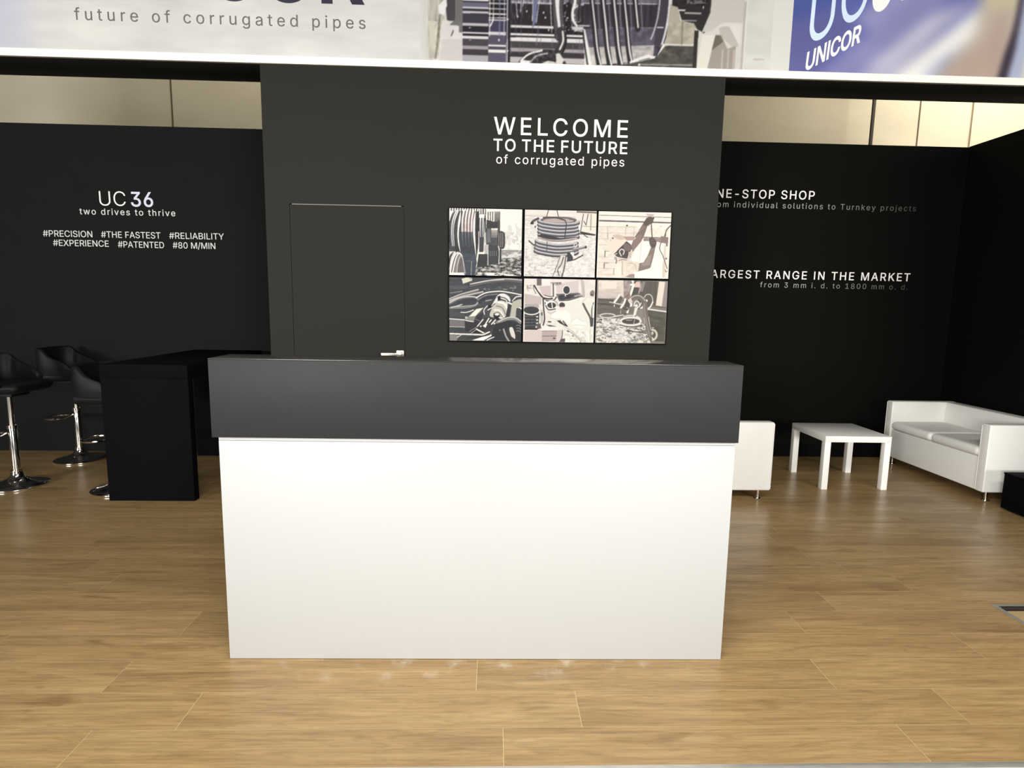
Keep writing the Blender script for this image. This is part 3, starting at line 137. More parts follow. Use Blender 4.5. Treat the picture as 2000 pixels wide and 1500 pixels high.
def flat(s, n=5):
    k = len(s)//6; o = []
    for i in range(k):
        p, q = s[6*i:6*i+6], s[6*((i+1) % k):6*((i+1) % k)+6]
        a, b, c, d = (p[2], p[3]), (p[4], p[5]), (q[0], q[1]), (q[2], q[3])
        cr_ = lambda u: abs((u[0]-a[0])*(d[1]-a[1])-(u[1]-a[1])*(d[0]-a[0]))
        m_ = 1 if cr_(b)+cr_(c) < 2*math.hypot(d[0]-a[0], d[1]-a[1]) else n
        for t in (j/m_ for j in range(m_)):
            u = 1-t
            o.append(tuple((u**3*a[x]+3*u*u*t*b[x]+3*u*t*t*c[x]+t**3*d[x])/1000 for x in (0, 1)))
    return o
def winding(x, y, polys):
    w_ = 0
    for P in polys:
        for (xa, ya), (xb, yb) in zip(P, P[1:]+P[:1]):
            if (ya <= y) != (yb <= y):
                side = (xb-xa)*(y-ya)-(x-xa)*(yb-ya)
                if yb > ya and side > 0: w_ += 1
                elif yb <= ya and side < 0: w_ -= 1
    return w_
def glyph(ch, off):
    """verts and faces of one letter (one em = 1), thickness 0 .. 1; `off` fattens or thins the strokes"""
    if (ch, off) in _gc: return _gc[(ch, off)]
    polys = [flat(s) for s in GLYPHS[ch][1:]]
    ar = lambda P: sum(a[0]*b[1]-b[0]*a[1] for a, b in zip(P, P[1:]+P[:1]))
    sg = 1 if ar(max(polys, key=lambda P: abs(ar(P)))) > 0 else -1
    if off:
        fat = []
        for P in polys:
            n = len(P); Q = []
            for i in range(n):
                p, c, d = Vector(P[i-1]), Vector(P[i]), Vector(P[(i+1) % n])
                e1, e2 = (c-p), (d-c)
                if e1.length < 1e-6 or e2.length < 1e-6: Q.append(tuple(c)); continue
                e1.normalize(); e2.normalize()
                n1, n2 = Vector((e1.y, -e1.x))*sg, Vector((e2.y, -e2.x))*sg
                h = n1+n2; l2 = h.length_squared
                h = h*(2/l2) if l2 > .35 else (n1+n2).normalized()*1.5 if l2 > 1e-6 else n1
                Q.append(tuple(c+h*off))
            fat.append(Q)
        polys = fat
    vs = [Vector(p) for P in polys for p in P]; es = []; k = 0
    for P in polys:
        es += [(k+i, k+(i+1) % len(P)) for i in range(len(P))]; k += len(P)
    v2, _, f2 = delaunay_2d_cdt(vs, es, [], 0, 1e-6)[:3]
    keep = [list(f) for f in f2 if winding(sum(v2[i].x for i in f)/len(f), sum(v2[i].y for i in f)/len(f), polys)]
    V = [(v.x, v.y, 1.) for v in v2]; n = len(V); V += [(v.x, v.y, 0.) for v in v2]
    cnt = {}
    for f in keep:
        for i, j in zip(f, f[1:]+f[:1]): cnt[(i, j)] = 1
    F = keep+[[j, i, i+n, j+n] for (i, j) in cnt if (j, i) not in cnt]
    used = sorted({i for f in F for i in f}); mp = {i: k for k, i in enumerate(used)}
    V = [V[i] for i in used]; F = [[mp[i] for i in f] for f in F]
    xs = [v[0] for v in V]
    _gc[(ch, off)] = (V, F, min(xs), max(xs)); return _gc[(ch, off)]
CAP = .53
def words(bm, text, x0, x1, z, cap, y, off=0., thick=.003, shear=0., slant=0., gap=.2):
    """one run of letters spread evenly from x0 to x1, baseline z, standing on the plane y (facing -Y)"""
    k = cap/CAPH
    adv = [(GLYPHS[c][0]/1000 if c != ' ' else gap) for c in text]
    g0 = glyph(text[0], off); g1 = glyph(text[-1], off)
    nat = sum(adv[:-1])-g0[2]+g1[3]
    tr = ((x1-x0)/k-nat)/max(1, len(text)-1)
    sq = 1.
    if (x1-x0)/k < nat: sq = (x1-x0)/k/nat; tr = 0
    X = -g0[2]
    for c, a in zip(text, adv):
        if c != ' ':
            V, F, _, _ = glyph(c, off); vs = []
            for v in V:
                lx = (X+v[0])*k*sq; lz = v[1]*k
                vs.append(bm.verts.new((x0+lx+slant*lz, y-v[2]*thick, z+lz+shear*lx)))
            for f in F:
                try: bm.faces.new([vs[i] for i in f])
                except ValueError: pass
        X += a+tr
    return bm
_e = GLYPHS['E'][1]; CAPH = max(_e[3::6])/1000.
def lettering(runs, M, parent, label=None, off=0., **kw):
    bm = new()
    for r in runs: words(bm, *r, off=off, **kw)
    o = obj('lettering', bm, M, parent, smooth=False)
    if label: o['label'] = label
    return o

# ------------------------------------------------------------------ materials
M_tower = mat('charcoal_board', rgb(36, 36, 31), .6, var=.05, scale=3, bump=.05, spec=.12)
M_wall_l = mat('black_cloth_lit', rgb(25, 26, 26), .75, var=.08, scale=4, bump=.08, spec=.06)  # same black cloth made paler: lamp sheen on the left wall put into colour
M_wall_r = mat('black_cloth_shaded', rgb(13, 13, 11), .75, var=.1, scale=2, bump=.08, spec=.06)  # same black cloth made darker: weaker light on the right put into colour
M_black = mat('matt_black_laminate', rgb(11, 12, 15), .7, var=.05, spec=.03)
M_underside = mat('black_soffit', rgb(20, 20, 19), .7)
M_gloss = mat('satin_anthracite_ledge', rgb(50, 50, 50), .2, var=.02, scale=5)
M_anth = mat('anthracite_laminate', rgb(46, 46, 47), .5, var=.03, scale=5, spec=.15)
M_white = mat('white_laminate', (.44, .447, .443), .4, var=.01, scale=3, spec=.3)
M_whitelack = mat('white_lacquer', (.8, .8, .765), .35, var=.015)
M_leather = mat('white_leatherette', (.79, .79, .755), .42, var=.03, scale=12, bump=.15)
M_seat = mat('black_leatherette', rgb(15, 15, 19), .55, var=.1, bump=.2, spec=.2)
M_chrome = mat('chrome', (.78, .76, .72), .12, 1, var=.02)
M_steel = mat('brushed_nickel', (.72, .68, .6), .3, 1, var=.05, stretch=(1, 12, 1))
M_alu = mat('worn_aluminium', (.62, .61, .58), .42, .8, var=.25, scale=14, stretch=(1, 6, 1))
M_letter = mat('white_vinyl', (.9, .895, .86), .5, var=.01)
M_letter_dim = mat('pale_grey_vinyl', (.62, .63, .63), .5, var=.04)
M_lilac = mat('pale_lilac_vinyl', (.62, .6, .76), .5, var=.05)
M_rail = mat('white_aluminium_frame', (.95, .94, .85), .4, var=.01)
M_seam = mat('lit_edge', rgb(120, 120, 112), .5)  # paler than the door: a lit edge put into the colour

def wood_material():
    M = bpy.data.materials.new('oak_planks'); M.use_nodes = True; nt = M.node_tree; N = nt.nodes; L = nt.links
    b = N['Principled BSDF']; b.inputs['Specular IOR Level'].default_value = .45
    tc = N.new('ShaderNodeTexCoord'); at = N.new('ShaderNodeAttribute'); at.attribute_name = 'plank'
    sp = N.new('ShaderNodeSeparateColor'); L.new(at.outputs['Color'], sp.inputs['Color'])
    ofs = N.new('ShaderNodeCombineXYZ')
    mu = N.new('ShaderNodeMath'); mu.operation = 'MULTIPLY'; mu.inputs[1].default_value = 37.; L.new(sp.outputs['Green'], mu.inputs[0])
    L.new(mu.outputs[0], ofs.inputs['Z']); L.new(mu.outputs[0], ofs.inputs['X'])
    ad = N.new('ShaderNodeVectorMath'); L.new(tc.outputs['Object'], ad.inputs[0]); L.new(ofs.outputs[0], ad.inputs[1])
    def noise(sx, sy, detail=6, dist=0., rough=.6):
        mp = N.new('ShaderNodeMapping'); mp.inputs['Scale'].default_value = (sx, sy, 1); L.new(ad.outputs[0], mp.inputs['Vector'])
        n = N.new('ShaderNodeTexNoise'); n.inputs['Scale'].default_value = 1; n.inputs['Detail'].default_value = detail
        n.inputs['Distortion'].default_value = dist; n.inputs['Roughness'].default_value = rough
        L.new(mp.outputs[0], n.inputs['Vector']); return n
    def ramp(src, stops):
        r = N.new('ShaderNodeValToRGB'); e = r.color_ramp.elements
        while len(e) < len(stops): e.new(.5)
        for el, (p, c) in zip(e, stops): el.position = p; el.color = (*c, 1) if isinstance(c, tuple) else (c, c, c, 1)
        L.new(src, r.inputs['Fac']); return r
    def mixc(fac, a, bcol, mode='MIX'):
        mx = N.new('ShaderNodeMix'); mx.data_type = 'RGBA'; mx.blend_type = mode
        if isinstance(fac, float): mx.inputs['Factor'].default_value = fac
        else: L.new(fac, mx.inputs['Factor'])
        for k, v in (('A', a), ('B', bcol)):
            if isinstance(v, tuple): mx.inputs[k].default_value = (*v, 1)
            else: L.new(v, mx.inputs[k])
        return mx.outputs['Result']
    broad = noise(.9, 9, 5, .8); fine = noise(3.5, 110, 3, .2); knots = noise(2.1, 11, 3, 1.2, .45)
    base = ramp(broad.outputs['Fac'], [(.26, (.232, .144, .063)), (.5, (.325, .212, .094)), (.76, (.412, .284, .134))])
    g = ramp(fine.outputs['Fac'], [(.3, .80), (.62, 1.06)])
    c = mixc(1., base.outputs['Color'], g.outputs['Color'], 'MULTIPLY')
    kn = ramp(knots.outputs['Fac'], [(.62, 0.), (.75, .75)])
    c = mixc(kn.outputs['Color'], c, (.20, .115, .045))
    tint = ramp(sp.outputs['Red'], [(0., .93), (1., 1.06)])
    c = mixc(1., c, tint.outputs['Color'], 'MULTIPLY')
    swirl = noise(5, 34, 4, 2.2, .55); sw = ramp(swirl.outputs['Fac'], [(.36, .86), (.5, 1.), (.66, 1.05)])
    c = mixc(1., c, sw.outputs['Color'], 'MULTIPLY')
    # pale dust trodden in along the foot of the counter
    sxyz = N.new('ShaderNodeSeparateXYZ'); L.new(tc.outputs['Object'], sxyz.inputs[0])
    def rng(src, a, b_):
        r_ = N.new('ShaderNodeMapRange'); r_.interpolation_type = 'SMOOTHSTEP'; r_.inputs['From Min'].default_value = a; r_.inputs['From Max'].default_value = b_
        L.new(src, r_.inputs['Value']); return r_.outputs[0]
    def mul(a, b_):
        m_ = N.new('ShaderNodeMath'); m_.operation = 'MULTIPLY'; L.new(a, m_.inputs[0]); L.new(b_, m_.inputs[1]); return m_.outputs[0]
    dn = N.new('ShaderNodeTexNoise'); dn.inputs['Scale'].default_value = 9; dn.inputs['Detail'].default_value = 6; L.new(tc.outputs['Object'], dn.inputs['Vector'])
    dust = mul(mul(rng(sxyz.outputs['Y'], 2.08, 2.24), rng(dn.outputs['Fac'], .52, .85)), mul(rng(sxyz.outputs['X'], -1.05, -.7), rng(sxyz.outputs['X'], 1.0, .6)))
    c = mixc(dust, c, (.52, .47, .38))
    L.new(c, b.inputs['Base Color'])
    rr = ramp(broad.outputs['Fac'], [(.3, .35), (.7, .26)]); L.new(rr.outputs['Color'], b.inputs['Roughness'])
    bp = N.new('ShaderNodeBump'); bp.inputs['Strength'].default_value = .12; bp.inputs['Distance'].default_value = .001
    L.new(fine.outputs['Fac'], bp.inputs['Height']); L.new(bp.outputs['Normal'], b.inputs['Normal'])
    return M
M_wood = wood_material()
M_groove = mat('plank_bevel_highlight', (.62, .47, .27), .4)  # pale tone paints the highlight along the plank bevels

# ------------------------------------------------------------------ the setting
def build_floor():
    bm = new(); lay = bm.loops.layers.float_color.new('plank')
    x0, x1, ye = -7.0, 6.5, 7.2
    base = [bm.verts.new(p) for p in ((x0, 1.703, -.0006), (x1, 1.703, -.0006), (x1, ye, -.0006), (x0, ye, -.0006))]
    f = bm.faces.new(base); f.material_index = 1
    side = [bm.verts.new(p) for p in ((x0, 1.703, -.1), (x1, 1.703, -.1))]
    f = bm.faces.new((side[0], side[1], base[1], base[0])); f.material_index = 1
    offs = {0: .05, 1: .33, 2: -.05, 3: .72, 4: .04, 5: .307}
    rnd = random.Random(3); y = 1.703; k = 0; G = .0011
    while y < ye:
        y2 = 1.876+.1972*k
        xs = offs.get(k, rnd.uniform(0, 1.41))
        xs -= 1.412*math.ceil((xs-x0)/1.412)
        while xs < x1:
            a, b = max(xs, x0), min(xs+1.412, x1)
            if b-a > .01:
                vs = [bm.verts.new(p) for p in ((a+G, y+G, 0), (b-G, y+G, 0), (b-G, y2-G, 0), (a+G, y2-G, 0))]
                f = bm.faces.new(vs); c = (rnd.random(), rnd.random(), 0, 1)
                for l in f.loops: l[lay] = c
            xs += 1.412
        y = y2; k += 1
    o = obj('floor', bm, [M_wood, M_groove], smooth=False); struct(o)
build_floor()
# aluminium edging of the raised platform and the hall floor in front of it
bm = new(); box(bm, -7, 6.5, 1.676, 1.7025, -.1, .001, .002); struct(obj('trim_1', bm, M_alu))
M_hall = mat('grey_hall_carpet', (.22, .215, .2), .9, var=.2, scale=60)
bm = new(); box(bm, -14, 14, -9, 1.67, -.14, -.1); struct(obj('floor_hall', bm, M_hall))

YT, YW, XR, HT, HW = 4.491, 5.665, 4.486, 3.143, 3.02
TL, TR = -1.685, 1.675
bm = new(); box(bm, -7, TL, YW, YW+.1, 0, HW, .003); wall_bl = struct(obj('wall_back_left', bm, M_wall_l))
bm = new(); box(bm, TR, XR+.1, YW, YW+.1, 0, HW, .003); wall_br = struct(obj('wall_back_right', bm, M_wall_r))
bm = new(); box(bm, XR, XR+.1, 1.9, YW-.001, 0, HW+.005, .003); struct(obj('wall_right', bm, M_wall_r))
# the storage cabin in the middle: front with a door opening, two sides, roof
DX0, DX1, DH = -1.511, -.672, 2.183
bm = new()
box(bm, TL, DX0, YT, YT+.06, 0, HT); box(bm, DX1, TR, YT, YT+.06, 0, HT); box(bm, DX0, DX1, YT, YT+.06, DH, HT)
box(bm, TL, TL+.06, YT+.06, YW+.1, 0, HT); box(bm, TR-.06, TR, YT+.06, YW+.1, 0, HT)
box(bm, TL, TR, YW+.04, YW+.1, 0, HT); box(bm, TL+.06, TR-.06, YT+.06, YW+.04, HT-.06, HT)
wall_c = struct(obj('wall_center', bm, M_tower, smooth=False))
bm = new(); box(bm, DX0+.0015, DX1-.0015, YT+.0015, YT+.045, .006, DH-.004, .0015, 1)
door = struct(obj('door_1', bm, M_tower))
bm = new(); box(bm, DX0+.02, DX1-.02, YT-.002, YT+.004, DH-.006, DH-.001); e_ = obj('lit_edge_strip', bm, M_seam, door); e_['label'] = 'pale strip painting the light caught on the top edge of the door'  # added strip; light caught by the top edge is painted in its colour
bm = new(); box(bm, -.7365, -.682, YT-.009, YT+.0015, 1.058, 1.112, .002); hd = obj('door_handle', bm, M_steel, door); hd['label'] = 'square nickel lever handle'
bm = new()
tube(bm, [(-.709, YT-.008, 1.085), (-.709, YT-.046, 1.085)], .0095)
box(bm, -.846, -.699, YT-.056, YT-.040, 1.0735, 1.0955, .003)
lv = obj('lever', bm, M_steel, hd)

# back of the exhibition hall seen over the booth walls
M_hallwall = mat('beige_hall_panels', (.50, .455, .345), .7, var=.14, scale=.9, stretch=(1, 1, 3))
bm = new(); box(bm, -12, 14, 9.5, 9.7, -.1, 9); 
wall_h = struct(obj('wall_hall', bm, M_hallwall))
M_joint = mat('dark_panel_joint', rgb(90, 78, 58), .8)
for x, wd in ((6.66, .016), (-1.2, .02), (-4.9, .02)):
    bm = new(); box(bm, x-wd/2, x+wd/2, 9.49, 9.5, -.1, 9); obj('panel_joint', bm, M_joint, wall_h)
bm = new(); box(bm, 7.50, 7.535, 9.47, 9.5, -.1, 9, .004); obj('drain_pipe', bm, M_hallwall, wall_h)
M_rust = mat('dark_brown_steel', rgb(40, 29, 18), .7, var=.25, scale=9)
bm = new(); box(bm, 5.592, 5.636, 9.0, 9.03, -.1, 9, .003)
box(bm, 5.545, 5.67, 8.97, 9.09, -.1, -.08)
tag(obj('steel_post', bm, M_rust), 'slim dark brown steel post rising behind the right rear wall', 'post')

# ------------------------------------------------------------------ overhead banner
BX0, BX1, BZ1 = -7.0, 6.5, 5.0  # top and ends stretched out of view to keep front lamps off the hall wall
ban = thing('overhead_banner', 'long printed banner box with white lower frame hung across the stand', 'banner', (0, YT, HT))
M_cas = M_underside
bm = new(); box(bm, BX0, BX1, .012, .367, .001, BZ1-HT, .002); obj('casing', bm, M_cas, ban)
bm = new(); box(bm, BX0, BX1, -.016, .011, 0, .052, .002); fr = obj('frame_rail', bm, M_rail, ban); fr['label'] = 'bright white lower frame rail'
def print_material(name):
    M = bpy.data.materials.new(name); M.use_nodes = True; nt = M.node_tree; b = nt.nodes['Principled BSDF']
    a = nt.nodes.new('ShaderNodeAttribute'); a.attribute_name = 'ink'; nt.links.new(a.outputs['Color'], b.inputs['Base Color'])
    b.inputs['Roughness'].default_value = .45; b.inputs['Specular IOR Level'].default_value = .25
    return M
M_print = print_material('printed_sheet')
def cloud_material():
    M = bpy.data.materials.new('printed_sky'); M.use_nodes = True; nt = M.node_tree; N = nt.nodes; L = nt.links; b = N['Principled BSDF']
    b.inputs['Roughness'].default_value = .5
    tc = N.new('ShaderNodeTexCoord'); mp = N.new('ShaderNodeMapping'); mp.inputs['Scale'].default_value = (1.2, 1, 5)
    L.new(tc.outputs['Object'], mp.inputs['Vector'])
    n = N.new('ShaderNodeTexNoise'); n.inputs['Scale'].default_value = 1.6; n.inputs['Detail'].default_value = 5; L.new(mp.outputs[0], n.inputs['Vector'])
    r = N.new('ShaderNodeValToRGB'); e = r.color_ramp.elements
    e[0].position = .3; e[0].color = (.51, .51, .51, 1); e[1].position = .7; e[1].color = (.64, .635, .605, 1)
    L.new(n.outputs['Fac'], r.inputs['Fac'])
    sx = N.new('ShaderNodeSeparateXYZ'); L.new(tc.outputs['Object'], sx.inputs[0])
    mr = N.new('ShaderNodeMapRange'); mr.inputs['From Min'].default_value = -3.15; mr.inputs['From Max'].default_value = -3.55
    L.new(sx.outputs['X'], mr.inputs['Value'])
    mu = N.new('ShaderNodeMath'); mu.operation = 'MULTIPLY'; L.new(mr.outputs[0], mu.inputs[0]); L.new(n.outputs['Fac'], mu.inputs[1])
    mx = N.new('ShaderNodeMix'); mx.data_type = 'RGBA'; L.new(mu.outputs[0], mx.inputs['Factor']); L.new(r.outputs['Color'], mx.inputs['A'])
    mx.inputs['B'].default_value = (.30, .34, .62, 1); L.new(mx.outputs['Result'], b.inputs['Base Color']); return M
bm = new(); box(bm, BX0, -.55, .004, .0118, .052, BZ1-HT); o = obj('banner_print', bm, cloud_material(), ban); o['label'] = 'pale cloudy print with grey lettering'
M_navy = mat('navy_ink', rgb(24, 21, 48), .5); M_greyink = mat('grey_ink', rgb(96, 96, 95), .5)
lettering([('UNICOR', -2.93, -.937, .428, .36, .004)], M_navy, ban, 'navy headline letters', off=.022, thick=.002)
lettering([('future of corrugated pipes', -2.953, -.934, .254, .079, .004)], M_greyink, ban, 'grey tag line', thick=.002)

# ------------------------------------------------------------------ reception counter
ctr = thing('reception_counter', 'white reception counter with dark grey upper band in front of the cabin', 'counter', (0, 2.2722, 0), -.0096)
bm = new(); box(bm, -1.0992, .9864, 0, .19, .938, 1.2455, .0015); o = obj('upper_band', bm, M_anth, ctr); o['label'] = 'dark grey upper band'
bm = new(); box(bm, -1.0992, .9864, 0, .19, 1.2456, 1.2496, .0008); obj('ledge', bm, M_gloss, ctr)
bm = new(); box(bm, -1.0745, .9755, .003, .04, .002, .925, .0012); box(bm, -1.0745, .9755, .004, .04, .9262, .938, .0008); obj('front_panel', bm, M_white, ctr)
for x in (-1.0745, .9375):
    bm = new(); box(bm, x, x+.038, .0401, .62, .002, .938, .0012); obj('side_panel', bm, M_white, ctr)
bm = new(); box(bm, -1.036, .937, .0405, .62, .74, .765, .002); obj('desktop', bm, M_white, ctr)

# ------------------------------------------------------------------ white lounge set
def lounge(name, label, cat, loc, rz, W, D=.63, H=.615, n=2, group=None):
    """seat facing -Y locally, origin at the front left corner; arms and back are thin slabs of one height"""
    t = thing(name, label, cat, loc, rz, group)
    A = .082; Z0 = .078
    bm = new(); box(bm, A+.002, W-A-.002, .012, D-.1, Z0, .345, .008, 3); obj('seat_base', bm, M_leather, t)
    for x in (0, W-A):
        bm = new(); box(bm, x, x+A, 0, D, Z0, H, .012, 4); o = obj('armrest', bm, M_leather, t)
        s = new()
        zz = [(x+.005, .001, Z0+.012), (x+.005, .001, H-.012), (x+A-.005, .001, H-.012), (x+A-.005, .001, Z0+.012)]
        tube(s, zz, .0028, 8, closed=True); obj('piping', s, M_leather, o)
    bm = new(); box(bm, A+.001, W-A-.001, D-.11, D, Z0, H, .012, 4); obj('backrest', bm, M_leather, t)
    w = (W-2*A)/n
    for k in range(n):
        x0 = A+k*w
        bm = new(); box(bm, x0+.004, x0+w-.004, -.004, D-.112, .347, .425, .034, 6)
        for v in bm.verts:
            if v.co.z > .38:
                u = (v.co.x-x0)/w*2-1; q = (v.co.y)/(D-.11)*2-1
                v.co.z += .024*max(0, 1-u*u)*max(0, 1-q*q)
        obj('seat_cushion', bm, M_leather, t)
    for x in (.05, W-.05):
        for y in (.075, D-.06):
            bm = new(); lathe(bm, [(0, 0), (.026, 0), (.028, .003), (.026, .008), (.013, .011), (.0125, Z0+.004), (0, Z0+.004)], x, y, 24); obj('leg', bm, M_chrome, t)
    return t
sofa = lounge('two_seat_sofa', 'white leatherette two-seat sofa with slim arms against the right wall', 'sofa', (3.825, 5.49, 0), -math.pi/2, 1.195)
arm = lounge('lounge_armchair', 'white boxy armchair partly hidden behind the right end of the counter', 'armchair', (2.155, 4.315, 0), math.pi/2, .88, D=.47, n=1)

tb = thing('coffee_table', 'low square white coffee table between the armchair and the sofa', 'table', (2.7227, 4.5987, 0), -.0084)
bm = new(); box(bm, 0, .55, 0, .55, .4, .45, .0015); obj('tabletop', bm, M_whitelack, tb)
for x in (0, .5):
    for y in (0, .5):
        bm = new(); box(bm, x, x+.05, y, y+.05, 0, .3998, .0015); obj('leg', bm, M_whitelack, tb)

bm = new(); box(bm, 0, .62, -.66, 0, .012, .272, .002); box(bm, .03, .59, -.63, -.03, 0, .012); box(bm, -.003, .623, -.663, .003, .272, .284, .002)
o = obj('display_plinth', bm, M_black); o.location = (3.855, 4.157, 0); tag(o, 'low black box plinth beside the near end of the sofa', 'plinth')

# ------------------------------------------------------------------ bar table and stools on the left
bt = thing('bar_table', 'tall matt black bridge-shaped bar table left of the counter', 'table', (-2.80, 4.229, 0), .0)
bm = new(); box(bm, 0, .617, 0, 1.36, .905, 1.006, .002); obj('tabletop', bm, M_black, bt)
for y in (.001, 1.289):
    bm = new(); box(bm, .001, .616, y, y+.07, 0, .9045, .002); obj('leg_panel', bm, M_black, bt)

def make_stool():
    """low-backed bar stool facing +X, origin at the foot of the column"""
    t = thing('bar_stool', 's', 'stool', (0, 0, 0), 0)
    bm = new(); lathe(bm, [(0, 0), (.197, 0), (.205, .004), (.205, .010), (.196, .016), (.15, .026), (.10, .040), (.06, .058), (.043, .08), (.0375, .115), (.0375, .122), (0, .122)], seg=64); obj('base', bm, M_chrome, t)
    bm = new(); lathe(bm, [(0, .118), (.0285, .118), (.0285, .47), (.0265, .475), (.0195, .478), (.0195, .722), (0, .722)], seg=28); col = obj('column', bm, M_chrome, t)
    bm = new(); lathe(bm, [(.0287, .455), (.034, .455), (.034, .482), (.0268, .482)], seg=28); obj('collar', bm, M_chrome, col)
    bm = new(); P = []
    for k in range(25):
        a = math.radians(-148+k*296/24); P.append((-.155+.10*math.cos(math.pi-a)*1.0, .115*math.sin(math.pi-a), .395))
    P = [(-.02, .022, .425)]+P[::1]+[(-.02, -.022, .425)] if P[0][1] > 0 else [(-.02, -.022, .425)]+P+[(-.02, .022, .425)]
    tube(bm, P, .0085, 10); obj('footrest', bm, M_chrome, t)
    bm = new(); tube(bm, [(.0, .02, .705), (-.02, .12, .702), (-.03, .19, .69), (-.032, .215, .688)], .005, 8); obj('height_lever', bm, M_chrome, t)
    bm = new(); box(bm, -.2, .215, -.2, .2, .735, .825, .04, 5)
    for v in bm.verts:
        if v.co.z < .78: v.co.z += .03*(v.co.x/.21)**4*(1 if v.co.x > 0 else .4)
    box(bm, -.09, .09, -.09, .09, .715, .737, .004)
    obj('seat', bm, M_seat, t)
    # low wrap-around backrest: a curved slab open towards +X
    bm = new(); n = 36; rings = []
    for k in range(n+1):
        a = math.radians(75+k*210/n); ca, sa = math.cos(a), math.sin(a)
        sx = abs(ca)**.6*(1 if ca > 0 else -1); sy = abs(sa)**.6*(1 if sa > 0 else -1)
        top = .84+.19*max(0., min(1., (-ca+.30)/.75))**.8
        ring = []
        for (r, z) in ((.205, .79), (.232, .80), (.24, .84), (.24, top-.015), (.232, top), (.212, top), (.2, top-.015), (.198, .83)):
            ring.append(bm.verts.new((.005+r*sx*.96, r*sy*.93, max(z, .79))))
        rings.append(ring)
    for a, b in zip(rings, rings[1:]):
        for k in range(8): bm.faces.new((a[k], a[(k+1) % 8], b[(k+1) % 8], b[k]))
    bm.faces.new(rings[0]); bm.faces.new(rings[-1]); bmesh.ops.recalc_face_normals(bm, faces=bm.faces)
    obj('backrest', bm, M_seat, t, angle=50)
    return t
GR = 'black bar stools around the bar table'
st = make_stool(); st.location = (-3.736, 4.591, 0); st['label'] = 'black bar stool with round chrome base nearest the left edge of the picture'; st['group'] = GR
dup(st, (-3.775, 5.361, 0), .06, 'black bar stool standing deepest, closest to the rear wall', GR)
low = dup(st, (-2.885, 4.51, 0), -.05, 'black bar stool mostly hidden behind the near leg of the bar table', GR)
for c in low.children:
    if c.name.split('.')[0] in ('seat', 'backrest', 'height_lever'): c.location.z -= .05

# ------------------------------------------------------------------ floor outlet hatch at the right edge
ht = thing('floor_hatch', 'square metal-framed floor hatch set in the planks at the right edge', 'hatch', (2.543, 2.719, 0))
def ring(bm, x0, x1, y0, y1, wd, z0, z1):
    box(bm, x0, x1, y1-wd, y1, z0, z1, .0008, 1); box(bm, x0, x1, y0, y0+wd, z0, z1, .0008, 1)
    box(bm, x0, x0+wd, y0+wd, y1-wd, z0, z1, .0008, 1); box(bm, x1-wd, x1, y0+wd, y1-wd, z0, z1, .0008, 1)
bm = new(); ring(bm, 0, .32, -.32, 0, .020, .0005, .005); obj('frame', bm, M_alu, ht)
M_slot = mat('dark_slot', rgb(40, 22, 16), .8)
bm = new(); box(bm, .021, .299, -.064, -.021, .0005, .0015); obj('cable_slot', bm, M_slot, ht)
M_lid = mat('oak_lid', (.40, .285, .14), .4, var=.25, scale=7, stretch=(1, 9, 1))
bm = new(); box(bm, .022, .298, -.298, -.065, .0005, .004, .0008, 1); obj('lid', bm, M_lid, ht)
bm = new(); box(bm, .022, .298, -.0305, -.0215, .0016, .006, .0008, 1); obj('slot_lip', bm, M_chrome, ht)

# ------------------------------------------------------------------ wall lettering
lettering([('WELCOME', -.014, .970, 2.705, .119, YT)], M_letter, wall_c, 'white headline on the cabin', off=.006)
lettering([('TO THE FUTURE', -.016, .972, 2.589, .083, YT)], M_letter, wall_c, 'white second line on the cabin', off=.009, gap=.1)
lettering([('of corrugated pipes', .006, .953, 2.5, .062, YT)], M_letter, wall_c, 'small white third line on the cabin', off=0, gap=.24)
yw = YW
lettering([('UC', -3.625, -3.39, 2.312, .131, yw)], M_letter, wall_bl, 'thin white letters', off=-.008)
lettering([('36', -3.343, -3.142, 2.312, .127, yw)], M_lilac, wall_bl, 'pale lilac numerals', off=.010)
lettering([('two drives to thrive', -3.812, -2.948, 2.231, .055, yw)], M_letter_dim, wall_bl, 'small pale line', off=.004)
lettering([('#PRECISION', -4.158, -3.713, 2.026, .056, yw), ('#THE FASTEST', -3.634, -3.095, 2.0265, .056, yw), ('#RELIABILITY', -3.016, -2.516, 2.028, .056, yw)], M_letter_dim, wall_bl, 'first row of pale hashtag words', off=.002)
lettering([('#EXPERIENCE', -4.074, -3.571, 1.943, .056, yw), ('#PATENTED', -3.488, -3.068, 1.940, .056, yw), ('#80 M/MIN', -2.989, -2.599, 1.941, .056, yw)], M_letter_dim, wall_bl, 'second row of pale hashtag words', off=.002)
def fade_material(x0, x1):
    M = mat('grey_vinyl_fading', (.2, .2, .2), .5); nt = M.node_tree; N = nt.nodes; L = nt.links
    tc = N.new('ShaderNodeTexCoord'); s = N.new('ShaderNodeSeparateXYZ'); L.new(tc.outputs['Object'], s.inputs[0])
    mr = N.new('ShaderNodeMapRange'); mr.inputs['From Min'].default_value = x0; mr.inputs['From Max'].default_value = x1; L.new(s.outputs['X'], mr.inputs['Value'])
    r = N.new('ShaderNodeValToRGB'); r.color_ramp.elements[0].color = (.30, .30, .29, 1); r.color_ramp.elements[1].color = (.05, .05, .05, 1)
    L.new(mr.outputs[0], r.inputs['Fac']); L.new(r.outputs['Color'], N['Principled BSDF'].inputs['Base Color']); return M
M_fade = fade_material(2.9, 4.05)
lettering([('ONE-STOP SHOP', 1.998, 3.035, 2.508, .078, yw)], M_letter, wall_br, 'white upper headline on the right rear wall', off=.006)
lettering([('from individual solutions to Turnkey projects', 2.026, 4.031, 2.4215, .052, yw)], M_fade, wall_br, 'faint grey line under the upper headline', off=0)
